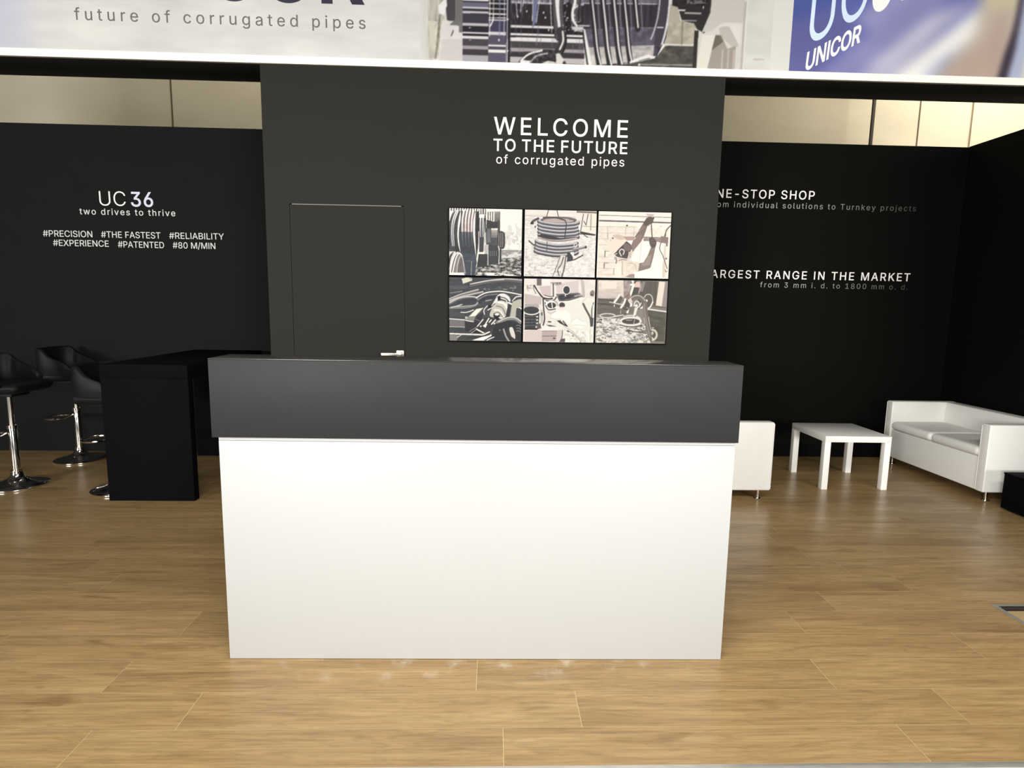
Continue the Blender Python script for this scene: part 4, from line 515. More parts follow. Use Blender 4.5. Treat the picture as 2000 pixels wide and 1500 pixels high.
lettering([('LARGEST RANGE IN THE MARKET', 2.02, 4.045, 1.761, .075, yw)], M_letter, wall_br, 'white lower headline on the right rear wall', off=.006)
lettering([('from 3 mm i. d. to 1800 mm o. d.', 2.571, 4.032, 1.6785, .050, yw)], M_fade, wall_br, 'faint grey line under the lower headline', off=0)

# ------------------------------------------------------------------ printed pictures (ink colours carried on fine sheets)
class Art:
    """a small painter: shapes given in the print's own drawing units, read back as ink values on a grid"""
    def __init__(s, nx, ny, x0, y0, x1, y1, bg, skew=(0, 0), ss=3, seed=1):
        s.nx, s.ny, s.ss = nx, ny, ss; s.box = (x0, y0, x1, y1); s.skew = skew
        s.W, s.H = nx*ss, ny*ss
        gx, gy = np.meshgrid((np.arange(s.W)+.5)/s.W, (np.arange(s.H)+.5)/s.H)
        s.X = x0+gx*(x1-x0)+skew[0]*gy; s.Y = y0+gy*(y1-y0)+skew[1]*gx
        s.px = (x1-x0)/s.W; s.img = np.empty((s.H, s.W, 3)); s.img[:] = s.c(bg); s.rs = np.random.RandomState(seed)
    def c(s, v): return np.array((v*1.0, v*.985, v*.965) if np.isscalar(v) else v, float)
    def sub(s, pts, pad=0):
        p = np.array(pts, float); x0, y0, x1, y1 = s.box
        fx = ((p[:, 0]-x0)/(x1-x0)); fy = ((p[:, 1]-y0)/(y1-y0)); k = .06
        a = int(max(0, (fx.min()-k)*s.W-pad/s.px)); b = int(min(s.W, (fx.max()+k)*s.W+pad/s.px+2))
        c = int(max(0, (fy.min()-k)*s.H-pad/s.px)); d = int(min(s.H, (fy.max()+k)*s.H+pad/s.px+2))
        return p, slice(c, max(c, d)), slice(a, max(a, b))
    def mask(s, pts):
        p, sy, sx = s.sub(pts); X, Y = s.X[sy, sx], s.Y[sy, sx]; M = np.zeros(X.shape, bool)
        for (xa, ya), (xb, yb) in zip(p, np.roll(p, -1, 0)):
            if ya == yb: continue
            M ^= ((Y < ya) != (Y < yb)) & (X < (xb-xa)*(Y-ya)/(yb-ya)+xa)
        return M, sy, sx
    def put(s, M, sy, sx, col, al=1.):
        I = s.img[sy, sx]; A = (M*al)[..., None]; s.img[sy, sx] = I*(1-A)+A*(col if isinstance(col, np.ndarray) and col.ndim == 3 else s.c(col))
    def P(s, pts, col, al=1., to=None, ax=1):
        """polygon, flat or running from col to `to` along axis ax"""
        M, sy, sx = s.mask(pts)
        if to is not None:
            q = np.array(pts, float)[:, ax]; T = (s.Y if ax else s.X)[sy, sx]; t = np.clip((T-q.min())/max(1e-6, np.ptp(q)), 0, 1)[..., None]
            col = s.c(col)*(1-t)+s.c(to)*t
        s.put(M, sy, sx, col, al)
    def L(s, pts, w, col, al=1., to=None):
        p, sy, sx = s.sub(pts, w); X, Y = s.X[sy, sx], s.Y[sy, sx]; D = np.full(X.shape, 1e9)
        for (xa, ya), (xb, yb) in zip(p[:-1], p[1:]):
            dx, dy = xb-xa, yb-ya; t = np.clip(((X-xa)*dx+(Y-ya)*dy)/max(1e-9, dx*dx+dy*dy), 0, 1)
            D = np.minimum(D, (X-xa-t*dx)**2+(Y-ya-t*dy)**2)
        M = D < (w/2)**2
        if to is not None:
            q = p[:, 1]; t = np.clip((Y-q.min())/max(1e-6, np.ptp(q)), 0, 1)[..., None]; col = s.c(col)*(1-t)+s.c(to)*t
        s.put(M, sy, sx, col, al)
    def C(s, pts, w, col, al=1., to=None): s.L(smooth(pts), w, col, al, to)
    def B(s, pts, col, al=1., to=None): s.P(smooth(pts, True), col, al, to)
    def E(s, x, y, rx, ry, col, al=1., a=0): s.P(ell(x, y, rx, ry, a), col, al)
    def R(s, x, y, rx, ry, w, col, al=1., a0=0, a1=360): s.L(ell(x, y, rx, ry, 0, a0, a1), w, col, al)
    def N(s, pts, amp, fx, fy, thr=None, col=None, al=1.):
        """streaky grain inside a polygon"""
        M, sy, sx = s.mask(pts)
        n = s.field(fx, fy)[sy, sx]
        if thr is None: s.img[sy, sx] += (M*n*amp)[..., None]
        else: s.put(M & (n > thr), sy, sx, col, al)
    def field(s, fx, fy):
        o = np.zeros((s.H, s.W))
        for k, a in ((1, .6), (2, .4)):
            h, v = max(2, int((s.box[3]-s.box[1])/fy*k)), max(2, int((s.box[2]-s.box[0])/fx*k))
            g = s.rs.uniform(-1, 1, (h+1, v+1)); yy = np.linspace(0, h-1e-6, s.H); xx = np.linspace(0, v-1e-6, s.W)
            i, j = yy.astype(int), xx.astype(int); u, t = (yy-i)[:, None], (xx-j)[None]
            u = u*u*(3-2*u); t = t*t*(3-2*t)
            o += a*((g[i][:, j]*(1-t)+g[i][:, j+1]*t)*(1-u)+(g[i+1][:, j]*(1-t)+g[i+1][:, j+1]*t)*u)
        return o
    def blur(s, r, k=2):
        for _ in range(k):
            for ax in (0, 1):
                n = s.img.shape[ax]; p = np.concatenate([np.repeat(np.take(s.img, [0], ax), r+1, ax), s.img, np.repeat(np.take(s.img, [-1], ax), r, ax)], ax)
                c = np.cumsum(p, ax); s.img = (np.take(c, range(2*r+1, n+2*r+1), ax)-np.take(c, range(n), ax))/(2*r+1)
    def tone(s, sat, con, mid=128, lift=0):
        g = s.img.mean(2, keepdims=True); s.img = np.clip(mid+(g+(s.img-g)*sat-mid)*con+lift, 0, 255)
    def sheet(s, name, xl, xr, zb, zt, y, parent, gain=.9, tint=(1, 1, 1)):
        a = s.img.reshape(s.ny, s.ss, s.nx, s.ss, 3).mean((1, 3)); a = np.clip(a, 0, 255)/255
        a = np.where(a <= .04045, a/12.92, ((a+.055)/1.055)**2.4)*gain*np.array(tint)
        nx, ny = s.nx, s.ny
        xs = np.linspace(xl, xr, nx); zs = np.linspace(zt, zb, ny)
        co = np.empty((ny, nx, 3)); co[..., 0] = xs[None]; co[..., 1] = y; co[..., 2] = zs[:, None]
        i = np.arange(ny*nx).reshape(ny, nx)
        F = np.stack([i[1:, :-1], i[1:, 1:], i[:-1, 1:], i[:-1, :-1]], -1).reshape(-1, 4)
        me = bpy.data.meshes.new(name); me.from_pydata(co.reshape(-1, 3).tolist(), [], F.tolist())
        at = me.color_attributes.new('ink', 'FLOAT_COLOR', 'POINT'); f4 = np.ones((ny*nx, 4), np.float32); f4[:, :3] = a.reshape(-1, 3)
        at.data.foreach_set('color', f4.ravel()); me.materials.append(M_print)
        o = bpy.data.objects.new(name, me); COL.objects.link(o); o.parent = parent; return o
def smooth(pts, closed=False, n=7):
    p = [np.array(q, float) for q in pts]; o = []
    m = len(p)
    for i in range(m if closed else m-1):
        g = lambda k: p[k % m] if closed else p[min(max(k, 0), m-1)]
        a, b, c, d = g(i-1), g(i), g(i+1), g(i+2)
        for t in np.arange(n)/n:
            o.append(.5*(2*b+(c-a)*t+(2*a-5*b+4*c-d)*t*t+(3*b-a-3*c+d)*t**3))
    if not closed: o.append(p[-1])
    return o
def ell(x, y, rx, ry, rot=0, a0=0, a1=360, n=40):
    r = math.radians(rot); o = []
    for k in range(n+1):
        a = math.radians(a0+(a1-a0)*k/n); u, v = rx*math.cos(a), ry*math.sin(a)
        o.append((x+u*math.cos(r)-v*math.sin(r), y+u*math.sin(r)+v*math.cos(r)))
    return o
def quad(x0, y0, x1, y1): return [(x0, y0), (x1, y0), (x1, y1), (x0, y1)]

def art_pipes():
    A = Art(176, 160, 60, 50, 1600, 1445, (246, 244, 234), (-10, 20), seed=3)
    A.N(quad(1130, 330, 1600, 900), 0, 90, 120, .12, 222, .8); A.N(quad(1130, 550, 1600, 800), 0, 50, 70, .2, 200, .7)
    A.P([(1100, 900), (1600, 940), (1600, 1090), (1100, 1080)], 226); A.N(quad(1100, 910, 1600, 1090), 0, 120, 30, .1, 150, .8)
    G = [(560, 1200), (1120, 1080), (1600, 1075), (1600, 1460), (380, 1460)]
    A.P(G, 128); A.N(G, 95, 60, 34); A.N(G, 0, 70, 28, .28, 222, .8); A.N(G, 0, 60, 30, .33, 62, .8)
    A.N(quad(560, 1390, 1600, 1460), 0, 110, 26, .0, 240)
    D = (84, 88, 94)
    A.P([(60, 50), (690, 50), (800, 170), (700, 300), (690, 700), (640, 1160), (600, 1460), (60, 1460)], D)
    A.P([(60, 50), (830, 50), (830, 130), (60, 110)], (70, 68, 66))
    for k in range(12): A.P([(70+53*k, 40), (100+53*k, 40), (92+53*k, 118), (62+53*k, 118)], 244)
    A.P([(60, 105), (180, 125), (110, 260), (60, 330)], 240)
    A.B([(170, 130), (90, 320), (70, 600), (80, 900), (60, 950), (60, 430), (110, 200)], 66)
    for pts, w in (([(215, 110), (130, 330), (112, 600), (130, 830)], 26), ([(250, 110), (170, 330), (150, 600), (168, 830)], 24)): A.C(pts, w, 250, to=(180, 185, 195))
    A.B([(290, 120), (200, 330), (190, 650), (280, 960), (200, 960), (160, 620), (180, 330)], 64)
    A.B([(300, 120), (250, 330), (232, 600), (250, 800), (292, 960), (262, 700), (266, 500), (300, 280)], 252)
    for k, x in enumerate((335, 402, 466, 530)):
        A.C([(x+36, 100), (x+4, 300), (x, 540)], 36, 250, to=(232, 214, 212)); A.C([(x, 540), (x+4, 700), (x+20, 860)], 22, (190, 192, 200), to=(96, 100, 108))
        A.C([(x+62, 110), (x+34, 320), (x+34, 560)], 16, (150, 118, 112))
    A.P([(270, 540), (590, 540), (600, 1000), (330, 1000)], (62, 70, 80), .45)
    A.B([(612, 110), (566, 330), (566, 620), (600, 900), (640, 1130), (610, 640), (606, 330)], 252)
    A.B([(660, 120), (612, 330), (606, 640), (640, 1120), (690, 700), (700, 330)], (58, 58, 58))
    A.C([(688, 540), (684, 800), (660, 1010), (640, 1160)], 26, 240)
    A.P([(690, 60), (830, 60), (836, 180), (690, 175)], (90, 84, 80))
    for x in (690, 735, 790): A.P(quad(x, 50, x+26, 170), 238)
    A.P([(690, 170), (810, 175), (800, 560), (780, 960), (690, 960)], (80, 82, 88))
    A.P(quad(690, 175, 805, 250), 245)
    for x in (712, 768): A.C([(x+10, 190), (x, 420), (x+8, 640)], 30, 246, to=(160, 164, 170))
    A.C([(815, 200), (826, 460), (812, 760)], 26, (66, 66, 70)); A.C([(818, 560), (812, 800)], 20, 215)
    A.P([(845, 130), (1130, 120), (1130, 540), (845, 480)], (72, 70, 70))
    A.P([(845, 130), (1010, 130), (1010, 330), (845, 290)], 242)
    for x in (868, 915, 962): A.P(quad(x, 130, x+20, 310), (84, 80, 78))
    A.P([(1010, 120), (1120, 120), (1120, 320), (1010, 330)], (160, 155, 150), to=(120, 116, 112))
    A.P(quad(1085, 300, 1130, 540), (92, 88, 86))
    A.P([(840, 460), (1085, 465), (1090, 830), (835, 800)], (92, 94, 102)); A.P(quad(945, 470, 1078, 660), (196, 186, 182), to=(130, 128, 130)); A.P(quad(945, 465, 1080, 500), 230)
    for x in (870, 905): A.P(quad(x, 480, x+16, 760), (150, 150, 154))
    A.B([(1085, 550), (1215, 545), (1240, 700), (1215, 880), (1090, 850)], (82, 78, 78))
    for x in (1100, 1140, 1180): A.C([(x, 560), (x+10, 700), (x, 850)], 13, (168, 158, 156))
    A.P([(885, 800), (1120, 830), (1115, 1200), (885, 1230)], (76, 80, 86)); A.C([(1098, 840), (1120, 960), (1110, 1200)], 22, 228); A.P([(1125, 900), (1160, 880), (1160, 1160), (1120, 1190)], (60, 60, 62))
    for x in (920, 960, 1005, 1050): A.P(quad(x, 930, x+12, 1040), (140, 144, 152))
    A.P([(800, 810), (888, 800), (880, 1005), (790, 1010)], (196, 194, 190)); A.E(790, 970, 16, 40, 250)
    A.P([(680, 1000), (868, 1000), (875, 1270), (640, 1270)], (70, 72, 76)); A.L([(880, 920), (876, 1235)], 14, 225)
    A.L([(640, 1160), (634, 1260)], 20, 220); A.P([(330, 980), (620, 1010), (640, 1180), (590, 1460), (380, 1460)], (80, 92, 104))
    A.L([(532, 1160), (520, 1450)], 14, 170); A.L([(400, 1150), (610, 1150)], 8, 130)
    A.P([(60, 950), (200, 950), (120, 1200), (60, 1420)], 226); A.B([(150, 960), (90, 1100), (60, 1300), (60, 1060)], 80)
    A.B([(60, 1440), (100, 1220), (190, 1000), (260, 955), (330, 1050), (380, 1250), (385, 1440)], (150, 142, 140))
    A.C([(70, 1440), (110, 1200), (180, 1020), (240, 970)], 26, 252); A.C([(100, 1440), (140, 1250), (200, 1040), (260, 985)], 14, (90, 86, 84)); A.C([(120, 1440), (160, 1230), (215, 1050), (275, 985), (330, 1050)], 24, 250)
    A.C([(215, 1400), (240, 1180), (300, 1040), (350, 1130), (378, 1400)], 16, 206); A.B([(235, 1400), (260, 1200), (305, 1080), (345, 1180), (368, 1400)], (124, 116, 118))
    A.P([(60, 1390), (360, 1392), (385, 1450), (60, 1450)], 250); A.N(quad(60, 120, 1130, 1300), 9, 40, 40); return A

def art_coil():
    A = Art(176, 160, 45, 55, 1590, 1450, (236, 230, 224), (-25, 20), seed=5)
    A.P(quad(45, 40, 1600, 200), (240, 232, 222)); A.N(quad(45, 60, 1600, 190), 12, 300, 24); A.L([(45, 185), (1250, 215)], 14, (176, 160, 156), .6)
    G = quad(45, 200, 1600, 1460); A.N(G, 26, 46, 26); A.N(G, 0, 52, 22, .42, 206, .8); A.N(quad(45, 900, 800, 1460), 0, 60, 24, .34, 186, .7)
    A.P(quad(1130, 60, 1600, 560), (240, 232, 220)); A.P([(1150, 75), (1600, 90), (1600, 130), (1150, 115)], (140, 132, 116))
    for a, b in (((1300, 140), (1235, 560)), ((1400, 140), (1360, 360)), ((1310, 290), (1360, 370)), ((550, 65), (510, 200)), ((730, 65), (765, 205))): A.L([a, b], 15, (70, 62, 58))
    A.L([(1465, 150), (1460, 470)], 28, (186, 180, 160)); A.L([(1280, 390), (1600, 410)], 14, (180, 172, 160)); A.L([(1200, 280), (1300, 290)], 12, 190)
    A.P([(1250, 500), (1570, 560), (1560, 590), (1250, 560)], (70, 60, 62)); A.L([(1310, 565), (1400, 625)], 18, (88, 78, 76)); A.L([(1180, 590), (1215, 645)], 16, (80, 72, 70))
    for pts, w in (([(185, 340), (230, 290), (330, 240)], 50),): A.C(pts, w, (104, 90, 90))
    A.E(205, 335, 34, 26, (70, 58, 60), a=30); A.E(275, 415, 26, 26, 120); A.E(300, 425, 20, 22, 245)
    def stack(x0, x1, y0, n, dy, sag, lean):
        for k in range(n):
            y = y0+k*dy; a, b = x0+lean*k, x1-lean*k*.3
            S_ = [(a, y), (a+.12*(b-a), y+sag*.45), (a+.5*(b-a), y+sag), (a+.88*(b-a), y+sag*.75), (b, y+sag*.35)]
            f = lambda d: [(x, yy+d) for x, yy in S_]
            A.C(f(14), dy*1.05, (70, 70, 76)); A.C(f(0), dy*.74, (128, 126, 134)); A.C(f(-9), dy*.36, (206, 204, 212))
    A.E(770, 270, 390, 70, (120, 108, 110)); A.E(770, 280, 330, 46, (196, 176, 170)); A.C([(440, 220), (700, 222), (900, 270)], 26, (86, 66, 68)); A.C([(1000, 250), (1080, 262), (1120, 310)], 24, (120, 112, 104))
    stack(345, 1190, 290, 5, 72, 68, 2); A.P([(330, 590), (420, 560), (800, 640), (1170, 610), (1150, 650), (800, 680), (480, 650), (330, 640)], (66, 68, 74))
    A.C([(340, 640), (560, 690), (800, 700), (1150, 650)], 50, (190, 176, 178)); A.C([(400, 640), (640, 700), (900, 700), (1100, 670)], 12, (130, 118, 96))
    stack(290, 1170, 700, 4, 68, 90, -8)
    A.C([(905, 280), (935, 340), (920, 480), (905, 640)], 20, (72, 66, 72)); A.L([(527, 720), (515, 940)], 14, (90, 88, 94))
    A.L([(1100, 880), (1360, 825)], 56, (140, 134, 134)); A.L([(1100, 864), (1350, 812)], 18, (204, 200, 200)); A.E(1360, 828, 24, 30, (84, 76, 78)); A.R(1140, 790, 34, 38, 16, 220)
    A.L([(130, 705), (250, 800)], 24, (60, 56, 60)); A.P([(240, 780), (290, 740), (280, 840)], (110, 108, 112)); A.E(1215, 420, 18, 60, 246)
    A.P([(960, 960), (1010, 930), (1090, 1050), (1080, 1100), (960, 1130)], (68, 72, 80)); A.C([(960, 1125), (1120, 1090), (1300, 995)], 24, (80, 70, 72)); A.P([(1020, 940), (1100, 930), (1120, 1060), (1090, 1040)], 240)
    A.P([(820, 1000), (930, 1010), (920, 1200), (860, 1450), (640, 1450), (740, 1230)], (226, 220, 212)); A.C([(820, 1000), (740, 1220), (650, 1450)], 20, (150, 138, 134)); A.C([(930, 1030), (900, 1260), (850, 1450)], 30, (128, 118, 116)); A.C([(880, 1040), (830, 1200), (760, 1300), (790, 1430)], 24, (116, 106, 104)); A.N(quad(640, 1180, 920, 1450), 40, 36, 36)
    A.N(quad(950, 1160, 1600, 1460), 8, 20, 20); return A

def art_worker():
    A = Art(176, 160, 40, 45, 1590, 1445, (246, 238, 226), (-40, 25), seed=8)
    A.N(quad(30, 40, 1600, 300), 10, 500, 20); A.L([(60, 130), (1600, 175)], 14, (150, 138, 128)); A.L([(60, 245), (1600, 285)], 28, (110, 96, 104)); A.L([(60, 225), (1600, 268)], 8, 214)
    W = quad(30, 350, 860, 1450); A.P(W, (240, 228, 216)); A.N(W, 14, 90, 60)
    for y in (370, 500, 625, 745, 1000, 1120, 1245, 1370): A.L([(40, y), (420 if y > 600 else 860, y+8)], 9, (206, 190, 180))
    for x, y0, y1 in ((235, 370, 620), (620, 380, 540), (800, 380, 560), (245, 500, 620)): A.L([(x, y0), (x-4, y1)], 12, (196, 180, 170))
    for x, y0, y1 in ((185, 880, 1000), (170, 1130, 1240)): A.L([(x, y0), (x-6, y1)], 24, (150, 134, 120)); A.L([(x, y0), (x+90, y0+4)], 12, (170, 154, 142))
    A.L([(375, 1250), (370, 1370)], 16, (176, 160, 148)); A.L([(388, 1010), (388, 1060)], 14, 150)
    A.P([(860, 390), (1600, 400), (1600, 560), (860, 540)], (244, 234, 218)); A.N(quad(860, 390, 1500, 560), 16, 60, 60); A.E(645, 345, 22, 16, (80, 66, 60)); A.E(1110, 350, 14, 10, 170); A.E(1365, 355, 14, 10, 170)
    A.P([(1000, 575), (1530, 585), (1530, 700), (1380, 705), (1240, 670), (1000, 668)], (168, 148, 142)); A.N(quad(1000, 575, 1530, 700), 24, 40, 30)
    A.P([(900, 670), (1140, 670), (1440, 720), (1440, 1450), (820, 1450), (740, 1040)], (252, 250, 236)); A.L([(950, 680), (930, 1090)], 20, (222, 216, 200), .8); A.P([(1440, 760), (1490, 770), (1480, 1440), (1430, 1440)], (228, 214, 198)); A.L([(1430, 1120), (1425, 1440)], 12, 200)
    A.C([(1600, 320), (1500, 420), (1450, 560), (1440, 640)], 26, (128, 114, 110)); A.C([(1480, 430), (1470, 600)], 16, (140, 124, 120)); A.P([(1370, 560), (1530, 590), (1520, 780), (1480, 770), (1480, 720), (1370, 690)], (150, 128, 124)); A.C([(1375, 700), (1350, 830), (1420, 970), (1480, 1140), (1520, 1250)], 20, (134, 122, 112)); A.E(1495, 1035, 20, 22, (130, 118, 108)); A.C([(1480, 1270), (1490, 1320), (1520, 1300)], 14, (130, 120, 110))
    A.P([(640, 660), (770, 660), (740, 760), (690, 740)], 252)
    A.P([(990, 290), (1060, 180), (1150, 150), (1205, 190), (1190, 290), (1080, 350), (1010, 560), (940, 690), (800, 860), (770, 900), (740, 760), (800, 600), (880, 480)], (138, 118, 110))
    A.B([(1000, 300), (1050, 200), (1130, 160), (1200, 200), (1190, 280), (1120, 310), (1060, 350)], (106, 90, 84)); A.P([(1040, 100), (1220, 105), (1190, 150), (1080, 140)], (206, 184, 178)); A.E(1205, 190, 16, 24, (70, 56, 54)); A.C([(900, 470), (1010, 370)], 14, (170, 150, 140)); A.B([(830, 590), (960, 520), (930, 690), (790, 860), (760, 760)], (160, 138, 128), .7)
    A.L([(1160, 310), (1172, 450), (1185, 610)], 22, (96, 80, 78))
    A.P([(1160, 800), (1260, 790), (1220, 1000), (1160, 1230), (1120, 1250), (860, 1320), (920, 1130), (1010, 1120), (1100, 960)], (150, 132, 122)); A.P([(1090, 980), (1180, 960), (1140, 1180), (1000, 1190), (950, 1150), (1040, 1120)], (178, 160, 148), .7)
    A.B([(1125, 610), (1190, 595), (1250, 630), (1280, 700), (1255, 790), (1180, 810), (1130, 720)], (104, 88, 84)); A.L([(1140, 660), (1230, 650)], 10, (140, 120, 112)); A.L([(1150, 710), (1250, 700)], 10, (136, 118, 110))
    A.P([(400, 1010), (560, 1040), (760, 1080), (920, 1130), (900, 1300), (650, 1400), (620, 1450), (400, 1450), (395, 1160)], (236, 222, 206)); A.C([(560, 1090), (550, 1240), (560, 1380)], 16, (190, 172, 158)); A.C([(700, 1130), (820, 1160), (860, 1280)], 14, (204, 188, 174)); A.P([(400, 1150), (540, 1130), (530, 1450), (400, 1450)], (246, 236, 222)); A.N(quad(560, 1080, 920, 1400), 12, 50, 70)
    A.P([(620, 1430), (720, 1370), (820, 1360), (820, 1450)], (170, 152, 146)); A.C([(410, 1010), (430, 1080), (420, 1140)], 20, (130, 110, 106)); A.P([(440, 1000), (700, 1050), (690, 1080), (500, 1060)], (222, 206, 198)); A.C([(480, 1080), (560, 1060), (640, 1070)], 16, (150, 130, 124))
    A.P([(370, 940), (460, 850), (640, 670), (730, 740), (760, 830), (690, 930), (660, 1040), (440, 1000)], (84, 74, 74)); A.B([(570, 740), (660, 720), (740, 790), (750, 840), (700, 880), (600, 860)], (132, 112, 110)); A.P([(600, 870), (690, 900), (650, 1030), (560, 1000)], (92, 78, 78)); A.P([(680, 900), (750, 880), (740, 1020), (690, 1040)], (208, 190, 180))
    A.C([(530, 980), (490, 890), (540, 840), (590, 880), (570, 950)], 24, (228, 214, 206)); A.E(548, 890, 24, 30, (90, 78, 80))
    A.B([(370, 940), (270, 830), (235, 720), (300, 590), (430, 530), (550, 550), (600, 600), (820, 580), (790, 650), (640, 660), (520, 770)], (240, 224, 206)); A.P([(560, 570), (830, 575), (800, 655), (640, 655)], (196, 164, 150)); A.B([(340, 560), (430, 530), (540, 550), (600, 620), (480, 640)], (214, 188, 170), .8); A.E(345, 610, 20, 16, (110, 90, 84)); A.E(303, 655, 10, 10, 150)
    A.L([(380, 960), (440, 930)], 14, 240); return A

def art_drill():
    A = Art(176, 160, 60, 45, 1580, 1405, (84, 88, 94), (-20, 15), seed=11)
    A.N(quad(40, 30, 1600, 1420), 10, 200, 30)
    A.P([(320, 80), (430, 50), (520, 90), (530, 120), (350, 185)], (226, 224, 204)); A.C([(430, 50), (520, 70), (530, 120)], 18, 200)
    A.C([(500, 190), (900, 110), (1250, 75), (1580, 100)], 24, (196, 192, 196)); A.C([(500, 230), (900, 140), (1250, 105), (1580, 140)], 40, (118, 114, 116)); A.C([(560, 180), (860, 120), (1200, 90)], 10, 245)
    A.C([(60, 250), (200, 270), (420, 250)], 60, (98, 102, 110)); A.C([(80, 385), (330, 340)], 14, 160); A.N(quad(780, 220, 1450, 330), 0, 90, 26, .25, 160, .8)
    A.C([(60, 520), (300, 420), (660, 315)], 44, (150, 144, 140)); A.C([(60, 505), (300, 405), (660, 300)], 14, 222); A.C([(60, 560), (330, 460), (760, 355)], 34, (176, 168, 164)); A.C([(60, 545), (330, 446), (760, 345)], 10, 240)
    A.C([(60, 610), (260, 500), (450, 465), (600, 470), (670, 540), (600, 640), (400, 690), (60, 700)], 40, (140, 140, 142)); A.C([(60, 590), (260, 490), (450, 455), (610, 462)], 14, 235); A.C([(660, 540), (600, 630), (380, 660), (90, 680)], 12, 214); A.C([(90, 690), (250, 650), (420, 570)], 26, 204); A.B([(200, 590), (420, 500), (590, 500), (610, 560), (420, 620)], (74, 78, 86))
    A.C([(620, 480), (800, 380), (1000, 345), (1200, 345), (1560, 410)], 24, 244); A.C([(660, 520), (820, 430), (1060, 400)], 24, (136, 136, 140)); A.C([(680, 560), (850, 480), (1040, 460)], 60, (70, 74, 84)); A.L([(820, 545), (940, 520)], 18, 180); A.N(quad(690, 390, 1080, 640), 14, 24, 24)
    A.P([(60, 925), (370, 950), (380, 1120), (60, 1110)], (132, 128, 130)); A.L([(60, 930), (400, 955)], 20, 240); A.L([(60, 1100), (420, 1110)], 14, 190); A.P([(60, 740), (380, 830), (380, 900), (60, 880)], (92, 94, 98))
    A.P([(440, 890), (620, 720), (760, 700), (700, 780), (600, 880), (560, 1000), (380, 950)], (152, 150, 142)); A.P([(470, 880), (620, 720), (770, 690), (660, 800), (600, 870)], (240, 240, 224)); A.C([(300, 790), (420, 790), (560, 740)], 20, 232); A.E(410, 905, 30, 26, 200); A.L([(400, 965), (560, 995)], 18, 240)
    A.P([(380, 980), (560, 1000), (640, 860), (780, 800), (720, 950), (560, 1200), (380, 1200)], (70, 68, 76)); A.L([(600, 940), (690, 970)], 20, 120)
    A.P([(740, 720), (900, 620), (960, 640), (880, 820), (780, 830)], (92, 84, 92)); A.C([(790, 830), (780, 740), (850, 650)], 22, 220); A.L([(860, 740), (940, 690)], 20, 240); A.P([(880, 640), (930, 620), (930, 680), (870, 700)], 40)
    A.P([(930, 660), (1060, 430), (1110, 470), (1000, 660)], 235); A.L([(950, 700), (1060, 560)], 26, 235); A.L([(920, 690), (1010, 600)], 16, 60)
    A.B([(1040, 470), (1100, 400), (1210, 390), (1310, 460), (1330, 560), (1240, 530), (1120, 490)], (236, 232, 230)); A.P([(1060, 450), (1120, 430), (1130, 510), (1070, 540)], (50, 46, 48)); A.C([(1130, 460), (1230, 490), (1300, 560)], 20, (66, 62, 64))
    A.B([(900, 860), (950, 700), (1060, 560), (1180, 540), (1280, 620), (1270, 780), (1200, 900), (1010, 900)], (206, 202, 190)); A.C([(1080, 570), (1200, 600), (1270, 720)], 44, 245); A.C([(1040, 650), (1160, 690), (1230, 830)], 26, (150, 146, 138)); A.C([(1000, 740), (1110, 750), (1190, 880)], 36, 236); A.C([(980, 820), (1080, 790), (1170, 880)], 16, (110, 106, 102)); A.E(1045, 860, 70, 56, (60, 58, 60)); A.E(1050, 830, 46, 26, 240)
    A.P([(1000, 890), (1100, 880), (1090, 960), (1030, 1000)], (44, 44, 46)); A.L([(1100, 900), (1220, 940)], 26, 244); A.C([(1250, 540), (1260, 600), (1230, 640)], 20, 246)
    A.L([(1290, 580), (1560, 705)], 36, 246); A.L([(1290, 602), (1560, 725)], 10, 50); A.P([(1280, 620), (1340, 640), (1300, 880), (1230, 900)], (70, 70, 74))
    A.P([(1380, 560), (1560, 480), (1570, 660), (1460, 700), (1440, 900), (1320, 900), (1360, 640)], (196, 192, 178)); A.C([(1380, 540), (1450, 460), (1560, 440)], 26, 226); A.C([(1400, 530), (1480, 500), (1570, 490)], 22, (84, 84, 84)); A.P(quad(1470, 700, 1540, 920), (84, 86, 92))
    A.P([(560, 1200), (760, 900), (960, 900), (1060, 960), (900, 1200)], (78, 74, 78))
    for x, y, x2, y2, w in ((640, 1090, 760, 940, 22), (800, 1060, 880, 920, 26), (890, 1000, 930, 950, 24), (940, 1040, 1020, 950, 26)): A.L([(x, y), (x2, y2)], w, 240)
    A.P([(750, 1080), (800, 1040), (850, 1040), (810, 1120)], 246); A.P([(680, 1080), (730, 1070), (720, 1110)], 240); A.E(1000, 1030, 18, 22, 240); A.P([(500, 1240), (640, 1130), (800, 1180), (760, 1240)], (66, 56, 54)); A.L([(620, 1150), (770, 1230)], 30, 240); A.L([(480, 1195), (620, 1110)], 16, 150); A.L([(510, 1240), (600, 1170)], 14, 180)
    A.C([(1060, 1000), (1250, 930), (1430, 920), (1560, 1010)], 70, (150, 146, 144)); A.C([(1080, 990), (1250, 905), (1420, 895), (1560, 980)], 20, 222); A.P([(1000, 1040), (1300, 960), (1570, 1040), (1580, 1420), (900, 1420)], (64, 66, 72))
    A.B([(1310, 1130), (1370, 1105), (1410, 1190), (1435, 1300), (1420, 1370), (1350, 1290)], (226, 224, 216)); A.C([(1190, 1150), (1240, 1300), (1300, 1400)], 34, (176, 170, 168)); A.C([(1280, 1120), (1320, 1280), (1420, 1370)], 30, (84, 80, 78)); A.E(1110, 1170, 18, 16, 140)
    for y in (1070, 1130, 1190): A.C([(1460, y), (1510, y-10), (1550, y+20)], 18, 140)
